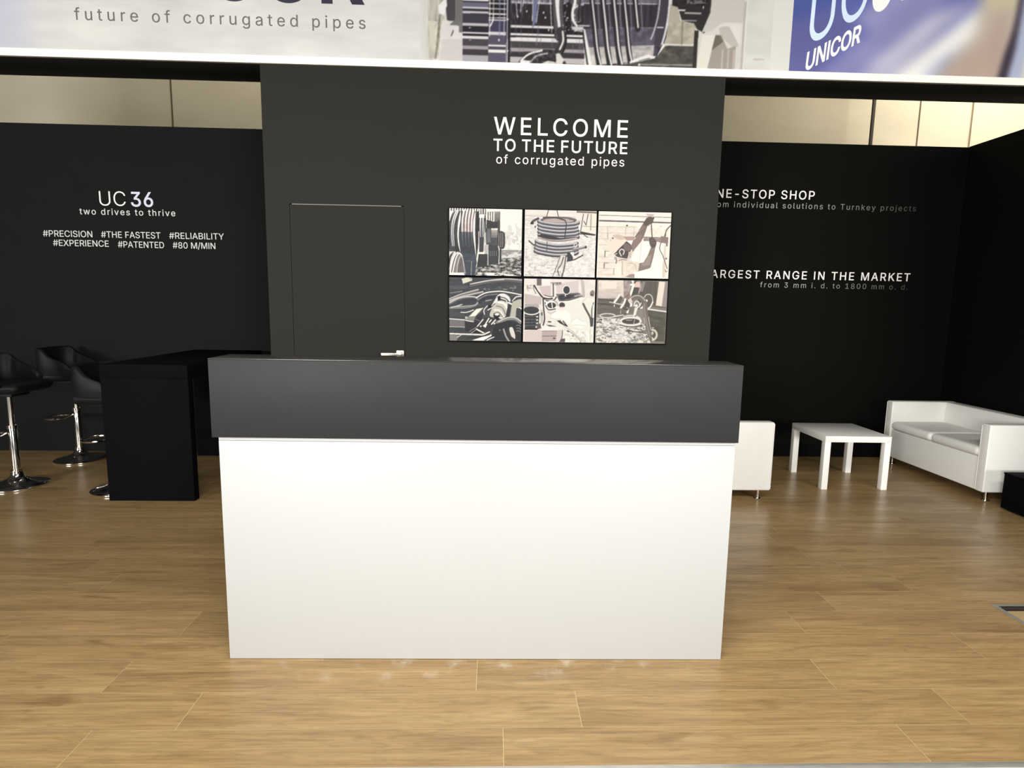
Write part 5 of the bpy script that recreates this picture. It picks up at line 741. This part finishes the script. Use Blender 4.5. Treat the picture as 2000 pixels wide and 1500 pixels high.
    A.P([(60, 1250), (120, 1235), (700, 1265), (900, 1200), (900, 1420), (60, 1420)], (84, 88, 84)); A.L([(70, 1250), (420, 1262), (760, 1272), (890, 1210)], 30, 240); A.P([(60, 1270), (260, 1290), (200, 1400), (60, 1400)], (150, 146, 140)); A.L([(220, 1330), (300, 1275)], 20, 200)
    A.P([(520, 1390), (930, 1255), (940, 1290), (760, 1400)], 246); A.L([(840, 1385), (985, 1320)], 20, 240); A.C([(420, 1340), (700, 1310), (900, 1260)], 30, (70, 74, 70)); A.L([(230, 1398), (1500, 1400)], 8, 120); return A

def art_workshop():
    A = Art(176, 160, 45, 50, 1580, 1400, (236, 228, 220), (-25, 15), seed=14)
    A.N(quad(40, 40, 1600, 1420), 10, 90, 60); A.P([(60, 370), (420, 440), (420, 600), (60, 570)], (206, 192, 190)); A.P([(360, 220), (620, 200), (620, 420), (440, 400)], (216, 198, 196)); A.P(quad(320, 55, 420, 200), (130, 116, 118)); A.P(quad(430, 60, 600, 190), 240); A.N(quad(100, 180, 260, 320), 0, 40, 40, .2, 180)
    A.P([(740, 170), (1220, 80), (1210, 330), (740, 350)], (220, 206, 204)); A.L([(1280, 70), (1320, 430)], 46, (206, 192, 182)); A.L([(1320, 90), (1345, 430)], 12, 170); A.P([(600, 130), (850, 120), (850, 175), (720, 200), (640, 160)], (176, 160, 158)); A.E(755, 152, 12, 12, 80); A.E(810, 145, 12, 12, 80)
    A.L([(672, 170), (676, 420)], 30, (120, 108, 112)); A.L([(705, 180), (715, 420)], 24, 246); A.P([(730, 370), (1230, 340), (1330, 420), (1000, 520), (800, 530)], (120, 112, 116)); A.P([(780, 400), (1100, 380), (1130, 440), (820, 510)], (74, 74, 82)); A.L([(760, 372), (1210, 340), (1310, 420)], 16, (190, 180, 178)); A.N(quad(760, 380, 1300, 510), 34, 60, 30); A.L([(1130, 420), (1280, 390)], 18, 200)
    A.P([(885, 250), (900, 220), (990, 200), (1020, 225), (1030, 330), (1000, 370), (920, 372), (890, 340)], (72, 76, 82)); A.R(958, 288, 78, 90, 14, 250); A.L([(930, 380), (935, 420)], 20, 230)
    A.P([(790, 540), (1000, 525), (1380, 440), (1560, 470), (1560, 1400), (700, 1400)], (236, 234, 222)); A.L([(800, 540), (1000, 528), (1380, 450)], 14, 250); A.L([(1380, 450), (1290, 560)], 12, 200)
    A.C([(262, 200), (330, 300), (440, 440), (560, 480), (650, 470)], 34, (78, 72, 74)); A.C([(250, 190), (252, 270), (300, 370)], 14, 110); A.C([(300, 200), (350, 300), (470, 440)], 12, 240); A.C([(450, 460), (540, 520), (680, 510), (740, 440)], 26, (86, 80, 80)); A.C([(480, 400), (600, 430), (680, 420)], 16, (90, 84, 86)); A.C([(470, 500), (560, 545), (640, 530)], 12, 246)
    A.C([(455, 480), (470, 700), (490, 900), (460, 1040)], 28, (74, 68, 70)); A.L([(500, 500), (510, 700)], 14, 248)
    A.P([(60, 580), (360, 590), (380, 700), (60, 680)], (190, 178, 174)); A.E(200, 720, 170, 76, (76, 78, 84)); A.P([(60, 760), (380, 720), (380, 1120), (60, 1130)], (76, 78, 82)); A.R(205, 722, 178, 92, 22, 248, 1, -30, 200)
    for y in (850, 920, 985, 1050): A.L([(70, y), (340, y-6)], 11, (132, 132, 134))
    for y in (860, 930, 1000, 1070): A.E(330, y, 24, 16, 220)
    for x in (180, 260): A.L([(x, 840), (x, 1110)], 10, (60, 62, 66))
    A.L([(385, 700), (378, 1040)], 14, 246); A.P([(400, 700), (450, 720), (460, 960), (400, 1040)], 200); A.E(430, 800, 20, 40, 120); A.P([(290, 1040), (400, 1000), (420, 1110), (300, 1110)], (110, 100, 100)); A.E(310, 1080, 18, 18, 230); A.L([(60, 1128), (330, 1128)], 20, (46, 44, 46))
    A.E(640, 610, 140, 96, 248); A.E(640, 615, 96, 62, (84, 80, 82)); A.L([(640, 540), (660, 700)], 18, 246); A.C([(500, 560), (530, 660), (590, 710), (720, 690)], 24, (90, 84, 84)); A.R(640, 610, 130, 90, 16, 246, 1, 180, 330); A.C([(700, 520), (750, 560), (770, 620)], 34, (190, 180, 174))
    A.B([(700, 740), (640, 860), (700, 920), (860, 900), (1000, 1000), (1050, 960), (1030, 820), (960, 740), (880, 700)], (246, 246, 236)); A.C([(560, 760), (620, 790), (720, 740)], 30, 205); A.C([(600, 880), (720, 910), (840, 900)], 16, 214)
    A.B([(790, 640), (840, 620), (920, 650), (900, 730), (830, 745), (790, 700)], (242, 226, 222)); A.B([(800, 600), (850, 550), (920, 580), (920, 640), (870, 650), (820, 650)], (84, 78, 74)); A.L([(820, 650), (900, 645)], 14, 140)
    A.P([(750, 940), (840, 930), (990, 1070), (950, 1060), (820, 1000)], (78, 72, 74)); A.L([(830, 930), (920, 1010)], 18, 210); A.L([(890, 950), (980, 1060)], 22, (58, 54, 58))
    A.B([(1080, 940), (1180, 880), (1330, 950), (1390, 1030), (1300, 1100), (1120, 1060)], (248, 246, 236)); A.C([(1060, 960), (1180, 890), (1330, 960)], 12, 214); A.C([(1100, 1040), (1250, 1030), (1380, 1060)], 12, 216)
    A.C([(1320, 580), (1380, 700), (1460, 840), (1500, 960)], 44, (112, 104, 100)); A.P([(1460, 860), (1550, 880), (1540, 1060), (1480, 1070)], (92, 94, 92)); A.C([(1540, 560), (1510, 700), (1510, 860)], 30, (120, 126, 126)); A.L([(1530, 580), (1524, 760)], 10, 235); A.B([(1470, 320), (1530, 290), (1560, 340), (1540, 420), (1470, 400)], (150, 136, 132)); A.E(1500, 385, 24, 16, (80, 72, 72))
    A.P([(60, 1150), (420, 1140), (430, 1390), (50, 1390)], (222, 206, 200)); A.P([(420, 1060), (780, 1080), (760, 1170), (420, 1160)], 240); A.P([(430, 1170), (760, 1170), (740, 1390), (430, 1390)], (196, 178, 176)); A.L([(440, 1275), (740, 1270)], 16, (140, 122, 122)); A.L([(430, 1165), (760, 1162)], 12, (130, 114, 112))
    A.P([(560, 950), (640, 960), (630, 985), (560, 975)], (70, 64, 64)); A.P([(520, 1030), (620, 1040), (760, 1070), (600, 1065)], (54, 46, 48))
    A.P([(760, 1150), (860, 1130), (900, 1400), (740, 1400)], (222, 206, 204)); A.C([(880, 1150), (870, 1280), (830, 1390)], 20, (130, 116, 114)); A.P([(860, 1330), (940, 1320), (930, 1400), (800, 1400)], (110, 98, 98)); A.E(700, 1320, 30, 20, (120, 104, 104))
    G = [(920, 1110), (1560, 1200), (1570, 1410), (930, 1410)]; A.N(G, 36, 44, 40); A.C([(900, 1050), (1100, 1180), (1350, 1400)], 22, 206); A.C([(1000, 1150), (1200, 1300), (1280, 1400)], 16, 170); A.E(1000, 1170, 30, 14, 110, 1, 30); A.E(1105, 1270, 26, 14, 140, 1, 30); A.L([(1480, 1120), (1480, 1380)], 14, 205); return A

def art_reels():
    A = Art(176, 160, 55, 45, 1585, 1405, (150, 142, 132), (-30, 20), seed=17)
    A.P([(80, 60), (620, 60), (640, 430), (80, 450)], (236, 222, 208), to=(206, 190, 184)); A.N(quad(80, 60, 620, 450), 14, 130, 40); A.P(quad(150, 80, 480, 240), (244, 236, 220), .7); A.P(quad(570, 100, 625, 400), (228, 212, 202))
    A.P([(625, 70), (780, 70), (760, 300), (640, 420)], (168, 152, 148)); A.N(quad(625, 70, 800, 430), 34, 50, 50)
    A.P([(980, 60), (1380, 80), (1340, 600), (980, 500)], (104, 98, 88)); A.N(quad(980, 60, 1380, 600), 10, 30, 300)
    A.P([(1390, 80), (1520, 90), (1460, 610), (1330, 590)], (236, 222, 208)); A.P([(1520, 90), (1590, 95), (1550, 640), (1460, 610)], (160, 148, 144)); A.P([(1030, 80), (1100, 80), (1040, 300), (950, 290)], (160, 148, 148), .8)
    A.P([(80, 445), (440, 480), (720, 680), (700, 800), (70, 780)], (122, 114, 106)); A.P([(80, 440), (420, 470), (420, 520), (80, 500)], (104, 98, 94)); A.C([(80, 560), (420, 590), (740, 690)], 26, (92, 88, 82)); A.L([(330, 520), (520, 560), (740, 600)], 18, 220); A.N(quad(70, 450, 740, 800), 14, 160, 24)
    A.P([(1160, 690), (1560, 720), (1540, 1400), (1250, 1400), (1100, 800)], (100, 96, 84)); A.N(quad(1160, 700, 1560, 1400), 16, 200, 60); A.L([(1160, 670), (1560, 725)], 30, 226); A.P([(1250, 590), (1560, 630), (1560, 700), (1200, 660)], (140, 130, 118)); A.L([(1250, 600), (1550, 640)], 18, (96, 90, 80))
    A.P([(860, 90), (980, 90), (985, 215), (850, 200)], (236, 196, 188)); A.P([(830, 200), (970, 210), (930, 370), (790, 400)], (88, 86, 84)); A.C([(820, 80), (840, 140), (800, 300), (750, 440), (700, 530)], 46, (244, 238, 228)); A.E(800, 150, 40, 24, 240); A.P([(860, 60), (920, 60), (880, 120), (840, 130)], (110, 100, 96)); A.C([(980, 90), (1000, 200), (960, 300)], 30, (180, 160, 158))
    A.P([(930, 360), (980, 330), (1080, 420), (1080, 640), (960, 680)], (110, 102, 94))
    A.E(1165, 490, 100, 140, (106, 98, 90)); A.R(1165, 480, 96, 128, 22, (206, 196, 184), 1, 150, 400); A.E(1128, 492, 24, 28, 246); A.C([(1265, 520), (1220, 610), (1180, 650)], 30, 236)
    A.P([(640, 400), (760, 330), (800, 420), (740, 520), (660, 460)], (150, 118, 112), .8)
    A.P([(430, 500), (540, 360), (620, 430), (560, 560)], (112, 106, 98)); A.C([(545, 370), (500, 440), (440, 520)], 46, 240); A.N(quad(500, 400, 620, 560), 30, 20, 20); A.P([(620, 470), (760, 470), (760, 600), (660, 660)], (96, 90, 84)); A.C([(670, 460), (640, 550), (580, 640)], 44, 240); A.P([(700, 560), (800, 520), (760, 680)], (90, 84, 80)); A.C([(800, 560), (780, 660), (720, 740)], 44, 242); A.E(435, 600, 12, 24, 235); A.L([(575, 700), (575, 770)], 14, 190)
    A.R(920, 600, 60, 100, 22, 226, 1, 180, 370); A.E(910, 600, 36, 30, 236); A.C([(1010, 540), (980, 610), (920, 650)], 22, 235); A.P([(980, 660), (1050, 600), (1050, 660)], 240); A.P([(880, 640), (940, 650), (900, 800), (850, 800)], (236, 230, 220)); A.C([(900, 780), (840, 850)], 16, 240); A.P([(760, 620), (870, 620), (850, 780), (740, 770)], (130, 122, 112))
    G = [(60, 860), (520, 870), (1100, 1000), (1240, 1400), (50, 1400)]; A.P(G, (232, 226, 214)); A.N(G, 0, 60, 30, .12, 176, .9); A.N(G, 0, 44, 24, .3, 112, .9); A.N(quad(200, 1050, 480, 1190), 0, 70, 40, -.1, 140, .8); A.N(quad(60, 880, 180, 970), 0, 30, 18, .1, 60); A.P([(420, 1150), (700, 1050), (800, 1350), (360, 1370)], 240, .5)
    A.R(290, 815, 165, 44, 24, 214); A.E(290, 812, 120, 24, (128, 120, 108)); A.C([(420, 850), (520, 820), (630, 800)], 26, 220); A.C([(380, 870), (520, 840), (640, 815)], 14, (90, 84, 78)); A.C([(640, 830), (760, 810), (860, 810)], 20, 226)
    A.E(800, 940, 240, 88, (92, 86, 78)); A.R(800, 930, 215, 76, 40, 236); A.R(800, 936, 190, 56, 14, (110, 104, 96)); A.C([(560, 980), (680, 1020), (860, 1030), (1030, 1000)], 40, 230); A.C([(570, 1010), (700, 1045), (880, 1050), (1040, 1010)], 20, (84, 78, 72)); A.C([(920, 830), (990, 870), (1000, 930)], 30, 226); A.C([(700, 910), (820, 912)], 12, 200); A.L([(880, 900), (855, 1030)], 10, 220)
    A.C([(700, 1150), (800, 1150), (960, 1170), (1140, 1200)], 26, (120, 110, 98)); A.E(755, 1140, 46, 30, (110, 104, 86)); A.C([(780, 1110), (960, 1130), (1130, 1140)], 16, 236); A.N(quad(760, 1050, 1140, 1180), 0, 70, 22, .25, 120)
    A.C([(780, 470), (880, 410), (990, 420), (1080, 510), (1110, 700), (1150, 950), (1210, 1200), (1280, 1370)], 96, (128, 118, 108)); A.C([(770, 445), (880, 385), (1000, 395), (1100, 490)], 22, (196, 182, 172)); A.C([(1080, 560), (1100, 760), (1150, 1000), (1220, 1270)], 30, (156, 146, 134)); A.P([(720, 480), (790, 430), (830, 520), (770, 560)], (222, 212, 202)); A.C([(1180, 840), (1210, 1000), (1240, 1120)], 12, 214); A.C([(1085, 860), (1110, 980)], 12, 200)
    A.R(1270, 1230, 100, 110, 44, (214, 204, 190), 1, -90, 80); A.E(1275, 1190, 26, 36, 200); A.L([(1270, 1290), (1300, 1330)], 20, 236); A.E(1280, 1075, 30, 8, 236); A.P([(1250, 1360), (1520, 1370), (1520, 1405), (1250, 1405)], (160, 148, 140), .6); return A

PANELS = [
    (art_pipes, -.336, .203, 1.686, 2.172, 'picture panel of stacked big ribbed pipes, upper left of six'),
    (art_coil, .2235, .758, 1.686, 2.172, 'picture panel of a coil of pipe hanging over gravel, upper middle of six'),
    (art_worker, .773, 1.319, 1.686, 2.172, 'picture panel of a helmeted worker reaching up, upper right of six'),
    (art_drill, -.336, .211, 1.194, 1.669, 'picture panel of dark hoses with a bright machine head, lower left of six'),
    (art_workshop, .2265, .766, 1.194, 1.669, 'picture panel of a bright workshop with black crate and hoses, lower middle of six'),
    (art_reels, .779, 1.319, 1.194, 1.669, 'picture panel of cable reels and coils on rubble, lower right of six')]
for fn, xa, xb, za, zb, lab in PANELS:
    t = thing('picture_panel', lab, 'picture', ((xa+xb)/2, YT, za), 0, 'picture panels on the cabin front')
    hw = (xb-xa)/2; bm = new(); box(bm, -hw-.0066, hw+.0066, -.022, -.0005, -.0066, zb-za+.0066, .001, 1); obj('board', bm, M_black, t)
    A = fn(); A.tone(.75, 1.16, 150, -8); A.sheet('print', -hw, hw, 0, zb-za, -.0226, t, .66, (1, 1, 1))

# ------------------------------------------------------------------ banner picture of the pipe machine (drawing units: .00056 m)
def art_machine():
    Y0 = -640
    A = Art(540, 172, 0, Y0, 4560, 785, (216, 213, 204), (0, 134), ss=2, seed=21)
    A.N(quad(0, Y0, 4560, 1000), 7, 500, 120); A.P([(0, Y0), (170, Y0), (170, 800), (0, 800)], (217, 216, 211), to=(206, 202, 188), ax=0)
    A.P([(90, Y0), (330, Y0), (300, 760), (120, 740)], (196, 190, 170)); A.N(quad(90, Y0, 330, 760), 26, 24, 220); A.P([(110, 300), (230, 310), (200, 720), (140, 560)], (212, 206, 186)); A.C([(260, 240), (240, 480), (205, 740)], 30, (150, 142, 120)); A.N(quad(195, 230, 280, 760), 30, 14, 30)
    A.P([(340, Y0), (470, Y0), (470, 310), (350, 300), (330, 120)], (84, 80, 84)); A.P([(240, 130), (340, 20), (350, 120), (310, 240), (250, 210)], (240, 236, 230)); A.P([(450, Y0), (550, Y0), (550, 440), (500, 440), (500, 360), (380, 350), (450, 290)], (124, 118, 118))
    A.P([(290, 290), (370, 300), (375, 355), (500, 365), (505, 440), (555, 450), (605, 810), (235, 800), (270, 430)], (218, 212, 208)); A.N(quad(240, 300, 600, 800), 8, 60, 60); A.P([(290, 520), (560, 520), (600, 800), (250, 790)], (204, 197, 194), .6); A.L([(430, 420), (405, 480)], 12, 70)
    def bands(x0, x1, rows, dy=0):
        for y, h, c in rows: A.P([(x0, y+dy), (x1, y+dy+.028*(x1-x0)), (x1, y+h+dy+.028*(x1-x0)), (x0, y+h+dy)], c)
    K = (58, 52, 68); dk = (44, 38, 46)
    bands(550, 880, [(Y0, 1430, K), (Y0, 300, (150, 150, 160)), (-340, 200, (96, 92, 110)), (-120, 160, (214, 214, 220)), (40, 24, (230, 230, 236)), (80, 60, (112, 108, 140)), (136, 20, (200, 200, 214)), (160, 12, 60), (185, 26, (196, 194, 206)), (216, 100, (70, 66, 86)), (325, 34, (196, 190, 196)), (362, 70, (48, 44, 66)), (434, 14, (250, 250, 250)), (450, 24, dk), (478, 34, (222, 216, 218)), (514, 80, (84, 76, 86)), (594, 40, (168, 158, 162)), (640, 66, (76, 66, 74)), (706, 90, (176, 170, 180))])
    bands(880, 1100, [(Y0, 1430, (70, 64, 92)), (-120, 170, (200, 198, 210)), (60, 20, 50), (90, 14, 220), (108, 40, 40), (152, 14, 200), (170, 40, 46), (212, 14, 230), (232, 22, 34), (258, 12, 220), (286, 10, 230), (300, 130, (74, 66, 104)), (430, 36, (214, 208, 216)), (470, 110, (92, 84, 116)), (582, 20, 245), (606, 30, (84, 78, 104)), (640, 40, (236, 232, 236)), (684, 110, (98, 88, 120))])
    for x, c in ((890, 240), (935, 205), (1015, (140, 140, 190)), (1076, (190, 190, 225))): A.L([(x, Y0), (x+4, 480 if x != 935 else 300)], 13, c, .8)
    A.C([(940, 230), (935, 290), (910, 350), (895, 370)], 16, 240); A.E(1014, 530, 10, 16, 245); A.E(640, 384, 12, 8, 210); A.E(645, 530, 12, 6, 190)
    A.P([(1100, Y0), (1165, Y0), (1170, 830), (1105, 820)], (62, 58, 70)); A.L([(1116, Y0), (1120, 800)], 12, (210, 210, 220)); A.L([(1140, Y0), (1142, 800)], 10, 30); A.E(1120, 285, 14, 12, 246); A.E(1128, 660, 10, 12, 240)
    bands(1160, 2120, [(Y0, 1450, (62, 54, 60)), (Y0, 260, (130, 126, 134)), (-300, 120, (96, 90, 104)), (-170, 170, (210, 208, 218)), (0, 70, (132, 128, 148)), (70, 24, (190, 186, 200)), (96, 250, (58, 50, 56)), (350, 30, (220, 214, 216)), (384, 60, dk), (446, 26, 252), (474, 18, 40), (494, 48, (226, 220, 222)), (546, 74, (82, 72, 80)), (620, 44, (170, 160, 164)), (668, 60, (70, 58, 66)), (730, 70, (190, 182, 184))])
    A.N(quad(1160, Y0, 2120, 700), 0, 16, 190, .34, (120, 116, 150), .45); A.N(quad(1160, -60, 2120, 90), 0, 14, 90, .2, 70, .5); A.P([(1435, Y0), (1530, Y0), (1490, 300), (1440, 400)], (110, 118, 168)); A.L([(1445, Y0), (1438, 300)], 10, 210)
    for a, b in (((1525, 20), (1490, 330)), ((1230, 100), (1240, 240)), ((1290, 60), (1285, 200)), ((1330, 30), (1310, 130)), ((1660, 0), (1690, 440))): A.L([a, b], 9, (206, 208, 226))
    for x, y in ((1605, 265), (1248, 252), (1365, 190), (1650, 412), (1580, 205)): A.E(x, y, 9, 13, 240)
    # thick clear hose hooked over the drum
    for w, c in ((150, (62, 58, 64)), (120, (96, 92, 100)), (34, (226, 226, 232))): A.C([(1800, 470), (1770, 250), (1760, 40), (1800, -60), (1890, -90), (1970, -20), (1980, 80), (1950, 200), (1960, 290)][0 if w > 40 else 0:], w*(1 if w > 40 else 1), c)
    A.C([(1735, 40), (1760, 250), (1800, 430)], 24, (245, 245, 250)); A.P([(1830, 110), (1900, 80), (1940, 110), (1930, 300), (1960, 440), (1880, 470), (1850, 300)], (46, 40, 46)); A.C([(1985, 60), (1955, 190), (1960, 290), (2010, 360)], 26, (236, 238, 246)); A.N(quad(1830, 100, 2060, 440), 0, 18, 16, .45, 225)
    A.C([(1800, 430), (1830, 520), (1820, 620), (1760, 700)], 110, (70, 64, 70)); A.C([(1830, 430), (1840, 540), (1800, 640)], 24, 222); A.C([(1870, 460), (1880, 560), (1830, 690)], 14, 30)
    A.B([(1270, 800), (1380, 700), (1560, 645), (1720, 650), (1790, 700), (1740, 800), (1600, 840), (1400, 830)], (66, 58, 66)); A.C([(1300, 780), (1400, 700), (1570, 655)], 22, 235); A.P([(1270, 810), (1330, 770), (1430, 780), (1420, 830)], 235); A.C([(1420, 800), (1500, 720), (1640, 690)], 20, (170, 160, 172)); A.B([(1560, 820), (1650, 780), (1740, 800), (1740, 850), (1560, 850)], 215); A.N(quad(1440, 660, 1760, 800), 44, 26, 20); A.P([(1750, 690), (1800, 690), (1870, 790), (1850, 840), (1760, 830)], (216, 210, 204)); A.E(1862, 810, 20, 30, 70)
    # ribbed drum on the right part
    o = 1867
    A.P([(o+220, Y0), (o+1340, Y0), (o+1340, 380), (o+1280, 600), (o+1190, 740), (o+860, 800), (o+560, 850), (o+300, 850), (o+230, 420)], (70, 62, 78))
    A.P([(o+220, -260), (o+1340, -260), (o+1340, 30), (o+220, 20)], (176, 172, 184)); A.P([(o+220, 20), (o+1340, 30), (o+1340, 110), (o+220, 90)], (116, 110, 126)); A.L([(o+220, 95), (o+1340, 105)], 12, 196); A.N(quad(o+220, Y0, o+1340, 380), 20, 40, 300)
    A.P([(o+220, 400), (o+1290, 390), (o+1240, 600), (o+700, 640), (o+240, 620)], (98, 90, 116)); A.P([(o+240, 620), (o+1240, 590), (o+1190, 730), (o+860, 800), (o+280, 840)], (196, 186, 180), .85, to=(236, 230, 214)); A.N(quad(o+240, 400, o+1240, 840), 22, 60, 40)
    A.L([(o+560, 385), (o+1250, 385)], 9, 170, .7); A.L([(o+700, 650), (o+1200, 600)], 9, 190, .7)
    for k, (x, w) in enumerate(((320, 34), (460, 40), (600, 40), (735, 36), (875, 34))):
        x += o; e = x+40+k*4
        A.C([(x-66, Y0), (x-36, -200), (x+4, 40), (x+56, 400), (x+90, 640), (x+130, 840 if k < 4 else 300)][:6 if k < 4 else 4], w+34, (52, 46, 56))
        A.C([(x-46, Y0), (x-16, -200), (x+10, 40), (x+62, 380), (x+100, 640), (x+150, 830)][:6 if k < 4 else 4], w*.58, (190, 186, 198), to=(236, 234, 232))
        A.C([(x+30, Y0), (x+60, -200), (x+80, 40), (x+120, 400)][:4], 12, (150, 146, 160), .8)
    A.C([(o+235, 420), (o+290, 640), (o+335, 840)], 40, 235); A.C([(o+225, 420), (o+262, 640), (o+300, 840)], 18, (50, 40, 48)); A.L([(o+150, 360), (o+310, 360)], 12, 226); A.P([(o+60, 370), (o+200, 380), (o+230, 440), (o+110, 420)], (200, 196, 204), .8)
    A.P([(o+1200, Y0), (o+1345, Y0), (o+1330, 400), (o+1200, 740), (o+1150, 740)], (76, 68, 88)); A.C([(o+1205, Y0), (o+1200, 100), (o+1160, 370), (o+1110, 520)], 20, (206, 204, 216), .8); A.C([(o+1330, Y0), (o+1330, 60), (o+1300, 400), (o+1215, 730)], 26, (214, 212, 220)); A.C([(o+860, 800), (o+1060, 730), (o+1190, 735), (o+1270, 590)], 34, 250); A.C([(o+1180, 745), (o+1255, 590)], 12, 40); A.L([(o+1185, 380), (o+1260, 382)], 13, 235)
    A.P([(o+560, 850), (o+860, 810), (o+1180, 750), (o+1300, 600), (o+1690, 590), (o+1700, 890), (o+560, 880)], (92, 84, 78)); A.N(quad(o+900, 590, o+1690, 880), 26, 70, 50); A.L([(o+980, 825), (o+1670, 835)], 20, 176, .7); A.E(o+970, 830, 14, 16, 240)
    A.P([(o+1340, 100), (o+1440, 140), (o+1480, 300), (o+1680, 330), (o+1690, 580), (o+1300, 580)], (186, 176, 150)); A.N(quad(o+1300, 320, o+1680, 580), 26, 80, 60); A.L([(o+1300, 580), (o+1680, 585)], 12, 220); A.L([(o+1510, 320), (o+1515, 580)], 24, (130, 122, 100), .6)
    A.P([(o+1670, 400), (o+1725, 410), (o+1720, 890), (o+1670, 890)], (62, 52, 44)); A.P([(o+1345, Y0), (o+1890, Y0), (o+1880, 100), (o+1850, 300), (o+1780, 440), (o+1700, 400), (o+1660, 330), (o+1500, 300), (o+1440, 140), (o+1365, 120)], (58, 50, 54)); A.P(quad(o+1400, -40, o+1800, 44), (196, 190, 196)); A.P(quad(o+1550, 40, o+1800, 100), (120, 112, 124)); A.N(quad(o+1380, -80, o+1870, 120), 0, 40, 20, .3, 30); A.L([(o+1460, 172), (o+1530, 174)], 18, 240); A.L([(o+1540, 208), (o+1740, 212)], 22, (176, 168, 166)); A.P([(o+1510, 280), (o+1700, 280), (o+1690, 305), (o+1500, 300)], 236); A.C([(o+1880, Y0), (o+1870, 40), (o+1850, 240), (o+1790, 430)], 40, (74, 62, 62)); A.L([(o+1770, 120), (o+1770, 150)], 16, 240)
    # pale housing at the far right
    h = 3733
    A.P([(h+20, Y0), (h+440, Y0), (h+440, 330), (h+180, 320), (h+20, 420), (h-100, 440), (h, 200)], (206, 200, 188)); A.P([(h+180, 320), (h+410, 320), (h+400, 600), (h+250, 400)], (226, 222, 212)); A.P([(h+120, 390), (h+240, 340), (h+400, 600), (h+330, 630), (h+160, 500)], (200, 190, 178)); A.P([(h+40, 660), (h+90, 440), (h+160, 470), (h+250, 640), (h+360, 600), (h+360, 900), (h, 880)], (176, 160, 144)); A.P([(h+80, 450), (h+130, 450), (h+190, 550), (h+40, 660)], (128, 112, 96))
    for x in (190, 265, 340): A.L([(h+x, 640), (h+x, 890)], 26, (200, 188, 174), .8)
    A.L([(h+450, 60), (h+445, 900)], 26, (192, 182, 172)); A.L([(h+475, Y0), (h+475, 900)], 8, 240); A.P(quad(h+490, Y0, 4600, 900), (218, 216, 208)); A.N(quad(h+480, Y0, 4600, 900), 8, 300, 120); A.P([(h+615, 720), (h+730, 715), (h+745, 775), (h+595, 778)], (180, 174, 152), to=(204, 198, 178)); A.E(h+503, 535, 8, 16, 90); A.P([(-90+1867+1867, 450), (h+80, 450), (h+20, 700), (h, 890), (h-140, 890)], (232, 224, 206)); A.L([(h+80, 450), (h+10, 800)], 10, 250)
    A.tone(.55, 1.22, 125, 2); A.blur(1, 2); return A
def art_flag():
    A = Art(240, 130, 522, -560, 2500, 440, (104, 110, 176), (0, 67), ss=2, seed=23)
    A.P([(522, -560), (900, -560), (800, 80), (620, 300), (522, 440)], (76, 90, 160)); A.P([(522, 150), (800, 60), (1000, 100), (700, 480), (522, 480)], (98, 100, 160))
    A.P([(1100, -560), (1500, -560), (1000, 20), (900, 160), (820, 60)], (90, 98, 170)); A.P([(900, 130), (1500, -300), (1650, -300), (1060, 200)], (150, 150, 198))
    A.P([(700, 480), (1300, -20), (1640, -160), (1160, 480)], (136, 136, 186)); A.P([(960, 480), (1400, 110), (1700, 0), (1180, 480)], (182, 180, 208)); A.P([(1040, 400), (1400, 130), (1560, 60), (1150, 420)], (204, 202, 218), .8); A.N(quad(522, -560, 1800, 520), 9, 240, 120)
    A.L([(1160, 500), (1430, 280)], 14, (90, 92, 120)); A.P([(1170, 490), (1720, 50), (1760, 40), (1700, 230), (1380, 500)], (244, 243, 240)); A.P([(1340, 510), (1500, 350), (1560, 340), (1420, 520)], (186, 196, 216))
    A.P([(1420, 520), (1700, 220), (1740, -560), (2500, -560), (2500, 560)], (192, 182, 168)); A.P([(1720, -560), (1980, -560), (1960, 60), (1760, 60)], (206, 196, 160)); A.P([(1420, 520), (1740, 280), (1860, 60), (1930, 200), (1890, 520)], (186, 164, 152)); A.N(quad(1420, -560, 1960, 520), 10, 50, 300)
    A.blur(9, 2)
    A.C([(2010, -560), (1985, 100), (1935, 360), (1905, 520)], 62, (60, 52, 66)); A.P([(2030, -560), (2500, -560), (2500, 560), (1945, 510), (1975, 300)], (178, 186, 212)); A.P([(2120, -560), (2500, -560), (2500, 560), (2030, 540)], (216, 216, 206))
    A.blur(4, 2); return A
o = art_machine().sheet('banner_print', -.55, 1.995, .050, .848, .0035, ban, .67); o['label'] = 'photo print of a large pipe machine'
bm = new(); box(bm, 1.99, 2.139, .004, .0118, .052, BZ1-HT); box(bm, -.55, 1.99, .004, .0118, .849, BZ1-HT); box(bm, 2.139, 4.426, .004, .0118, 1.209, BZ1-HT); box(bm, 4.427, BX1, .004, .0118, .052, BZ1-HT); obj('banner_border', bm, mat('pale_print', (.62, .615, .58), .5, var=.03, scale=2), ban)
o = art_flag().sheet('banner_print', 2.139, 4.426, .052, 1.208, .0034, ban, .86); o['label'] = 'blue flag print with white letters'
M_ice = mat('ice_blue_ink', (.62, .76, .9), .5, var=.1, scale=3)
lettering([('UC', 2.266, 2.676, .238, .40, .003)], M_ice, ban, 'thin pale blue letters on the flag', off=.0, thick=.0015, shear=.55, slant=.02)
lettering([('36', 2.71, 3.02, .478, .38, .003)], M_letter, ban, 'bold white numerals on the flag', off=.035, thick=.0015, shear=.5, slant=.02)
lettering([('UNICOR', 2.258, 2.65, .062, .122, .003)], M_letter, ban, 'white slanted brand lettering on the flag', off=.022, thick=.0015, shear=.54, slant=.06)
